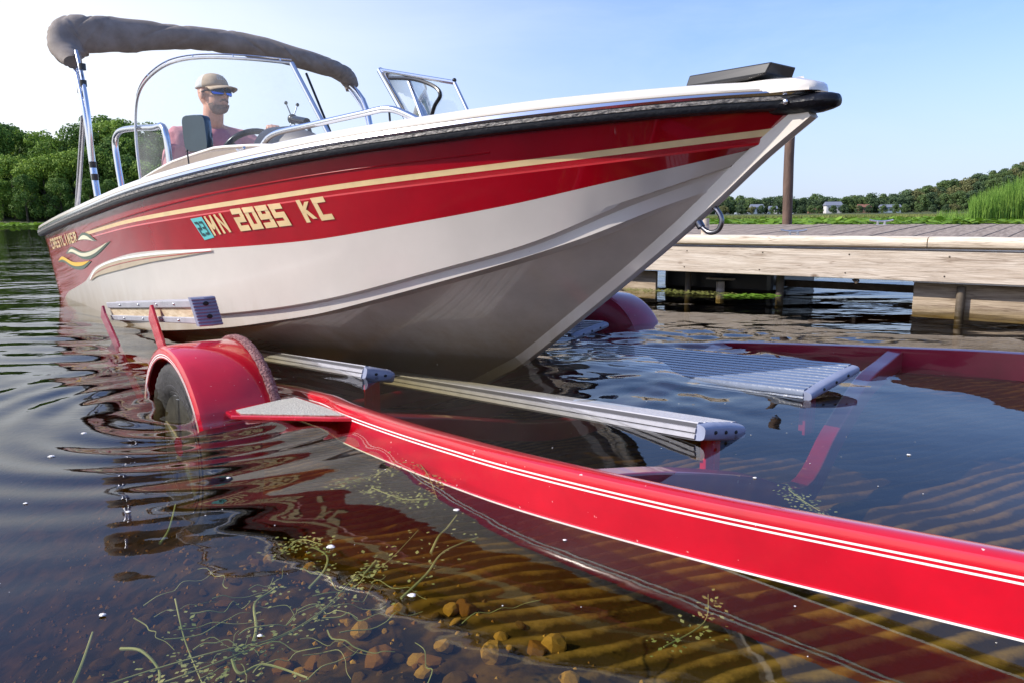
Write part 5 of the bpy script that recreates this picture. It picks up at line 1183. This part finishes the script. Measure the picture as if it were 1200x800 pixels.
for row, (y, h, st_) in enumerate(((106.5, 5.0, 4.2), (110, 8.6, 4.6), (115, 10.2, 5.0), (121, 10.6, 5.4), (128, 10.4, 5.6))):
    x = -112+gR.uniform(0, 3)
    while x < -36:
        k = gR.randrange(5)
        if row == 0: k = gR.choice([1, 4, 1, 0])
        hh = h*1.24*gR.uniform(.86, 1.1)*(1+.10*math.sin(x*.21+1.0))
        hh *= float(np.interp(x, [-200, -70, -62, -52, -46, -38], [1.12, 1.12, .98, .74, .6, .42]))
        if row == 1 and gR.random() < .4: k = 2
        if x > -64: y_ = 0
        put(prot, k, x, y+gR.uniform(-1.5, 1.5), lz(x, y)-.3, hh/11, 'low bushy tree at the water edge of the left wood' if row == 0 else [TL, 'dark green tree with a narrow crown in the left wood', 'bright yellow-green tree in the wood on the left bank', 'slender mid-green tree in the wood on the left bank', 'broad dark tree in the wood on the left bank'][k], 'tree', ['bushy trees along the left waterline', 'trees of the wood on the left bank'][row > 0]); x += st_*.9*gR.uniform(.75, 1.2)
fprot = [make_tree(9, 10, 11, LEAFF[0], 34, 2300, .8), make_tree(9, 9.5, 12, LEAFF[1], 30, 2300, .8), make_tree(9, 9, 13, LEAFF[2], 30, 2300, .75)]
for row, (y, h, st_) in enumerate(((366, 4.3, 6.0), (380, 7.6, 5.6), (392, 8.6, 5.8), (404, 8.3, 6.4), (416, 8, 7), (428, 8, 8))):
    x = 82+gR.uniform(0, 4)
    if row >= 3: x = 190
    while x < 310:
        gz_ = .7+max(0, min(1, (y-372)/45))*float(hillz(np.array(x*400/max(y, 400)))) if y > 372 else .6
        hh = h*gR.uniform(.88, 1.06); k = gR.choices([0, 1, 2], [5, 4, 2 if x > 190 else .6])[0]
        if x < 190 and row == 2: hh *= 1+.14*math.sin(x*.28)
        put(fprot, k, x*y/400 if row > 0 else x, y+gR.uniform(-3, 3), gz_-.3, hh/9, [['round mid-green bush behind the far marsh', 'low dark bush behind the far marsh', 'yellowish bush behind the far marsh'], ['mid-green tree on the far shore by the houses', 'dark green tree on the far shore by the houses', 'olive tree on the far shore by the houses'], ['mid-green tree on the wooded hill', 'dark green tree on the wooded hill', 'dry yellowish tree on the wooded hill']][min(2, (row > 0)+(x > 205 and row > 0))][k], 'tree', ['bushes behind the far marsh', 'trees on the far shore', 'trees on the wooded hill'][min(2, (row > 0)+(x > 205 and row > 0))]); x += st_*gR.uniform(.7, 1.15)
HW = mat('far_white_siding', (.62, .62, .64), .7); HB = mat('far_blue_siding', (.25, .32, .42), .7); HR_ = mat('far_brown_roof', (.22, .10, .07), .8); HG = mat('far_grey_roof', (.16, .18, .24), .8); HBR = mat('far_brick', (.30, .17, .12), .8); HGL = mat('far_window_glass', (.04, .05, .07), .2)
for (x, w, h, wm, rm, lab) in ((129, 6, 4.2, HB, HG, 'pale blue house among the trees left of the piling'), (137.5, 4, 3.4, HW, HG, 'small white house just left of the piling'), (169, 7.5, 5.0, HW, HG, 'largest white house on the far shore right of the piling'), (159, 4.5, 2.4, HBR, HR_, 'low red-roofed house right of the piling'), (185, 5.5, 3.8, HBR, HR_, 'brick house between the white and the grey-roofed house'), (199, 9, 3.6, HB, HG, 'wide house with blue-grey roof below the hill')):
    y = 374.; h_ = empty('house', (x*.935, y, .6), gR.uniform(-.3, .1), lab, 'house')
    mb = MB(); mb.box((0, 0, h*.4), (w, 5, h*.8), wm); mb.build('wall', h_, smooth=False)
    mb = MB(); mb.loft([[(-w*.56, -2.9, h*.78), (w*.56, -2.9, h*.78), (w*.56, 2.9, h*.78), (-w*.56, 2.9, h*.78)], [(-w*.5, -.05, h*1.15), (w*.5, -.05, h*1.15), (w*.5, .05, h*1.15), (-w*.5, .05, h*1.15)]], rm); mb.build('roof', h_, smooth=False)
    for k in range(3):
        mb = MB(); mb.box((w*(-.3+.3*k), -2.53, h*.45), (w*.15, .06, h*.3), HGL); mb.build('window', h_, smooth=False)
# reeds, lily pads, cattails
def blades(name, pts, hf, w, m, label, lean=.18, segs=2):
    mb = MB(); vs = []; fs = []
    for (x, y, z) in pts:
        h = hf(x, y)*random.uniform(.65, 1.1); a = random.uniform(0, 6.3); lx, ly = random.gauss(0, lean)*h, random.gauss(0, lean)*h; ca, sa = math.cos(a)*w*.5, math.sin(a)*w*.5; o_ = len(vs)
        for k in range(segs+1):
            t = k/segs; ww = 1-t*.85; cx, cy = x+lx*t*t, y+ly*t*t; vs += [(cx-ca*ww, cy-sa*ww, z+h*t*(1-.08*t)), (cx+ca*ww, cy+sa*ww, z+h*t*(1-.08*t))]
        for k in range(segs): fs.append((o_+2*k, o_+2*k+1, o_+2*k+3, o_+2*k+2))
    mb.add(vs, fs, m); return tag(mb.build(name, None, smooth=False), label, kind='stuff')
blades('marsh_grass', [(lambda y: (random.uniform(.15, .75)*y, y, .05))(random.choice([random.uniform(80, 92), random.uniform(80, 200)])) for _ in range(16000)], lambda x, y: .42, .10, MARSH, 'strip of yellow-green marsh grass across the water', .2)
def cath(x, y): return float(np.interp(x/y, [.60, .615, .65, .68, .75], [1.5, 1.9, 2.5, 3.0, 3.2]))
blades('cattails', [(lambda y, r: (r*y, y, -.05))(random.uniform(42, 50), random.uniform(.602, .86)) for _ in range(9500)], cath, .045, REED, 'tall bright green cattails at the right edge', .07, 3)
blades('cattails', [(lambda y, r: (r*y, y, -.05))(random.uniform(44, 60), random.uniform(.56, .61)) for _ in range(260)], lambda x, y: .9, .045, REED, 'sparse low reeds left of the tall cattails', .1, 3)
def pads(name, rng_, n, r0, r1, label):
    mb = MB(); vs = []; fs = []
    for _ in range(n):
        x, y = rng_(); r = random.uniform(r0, r1); t1, t2 = random.gauss(0, .16), random.gauss(0, .16); zz = random.choice([.02, .02, .03, .10, .16])+r*abs(t1)+r*abs(t2); o_ = len(vs)
        for k in range(7): a = 6.283*k/7; X_, Y_ = r*math.cos(a), r*math.sin(a); vs.append((x+X_, y+Y_, zz+X_*t1+Y_*t2))
        fs.append(tuple(range(o_, o_+7)))
    mb.add(vs, fs, PAD); return tag(mb.build(name, None, smooth=False), label, kind='stuff')
pads('lily_pads', lambda: (lambda y: (random.uniform(.12, .95)*y, y))(random.uniform(38, 66)), 15000, .12, .24, 'band of bright green lily pads behind the dock')
pads('lily_pads', lambda: (random.uniform(-115, -30), random.uniform(86, 101)), 5000, .15, .35, 'thin green strip of lily pads below the left wood')
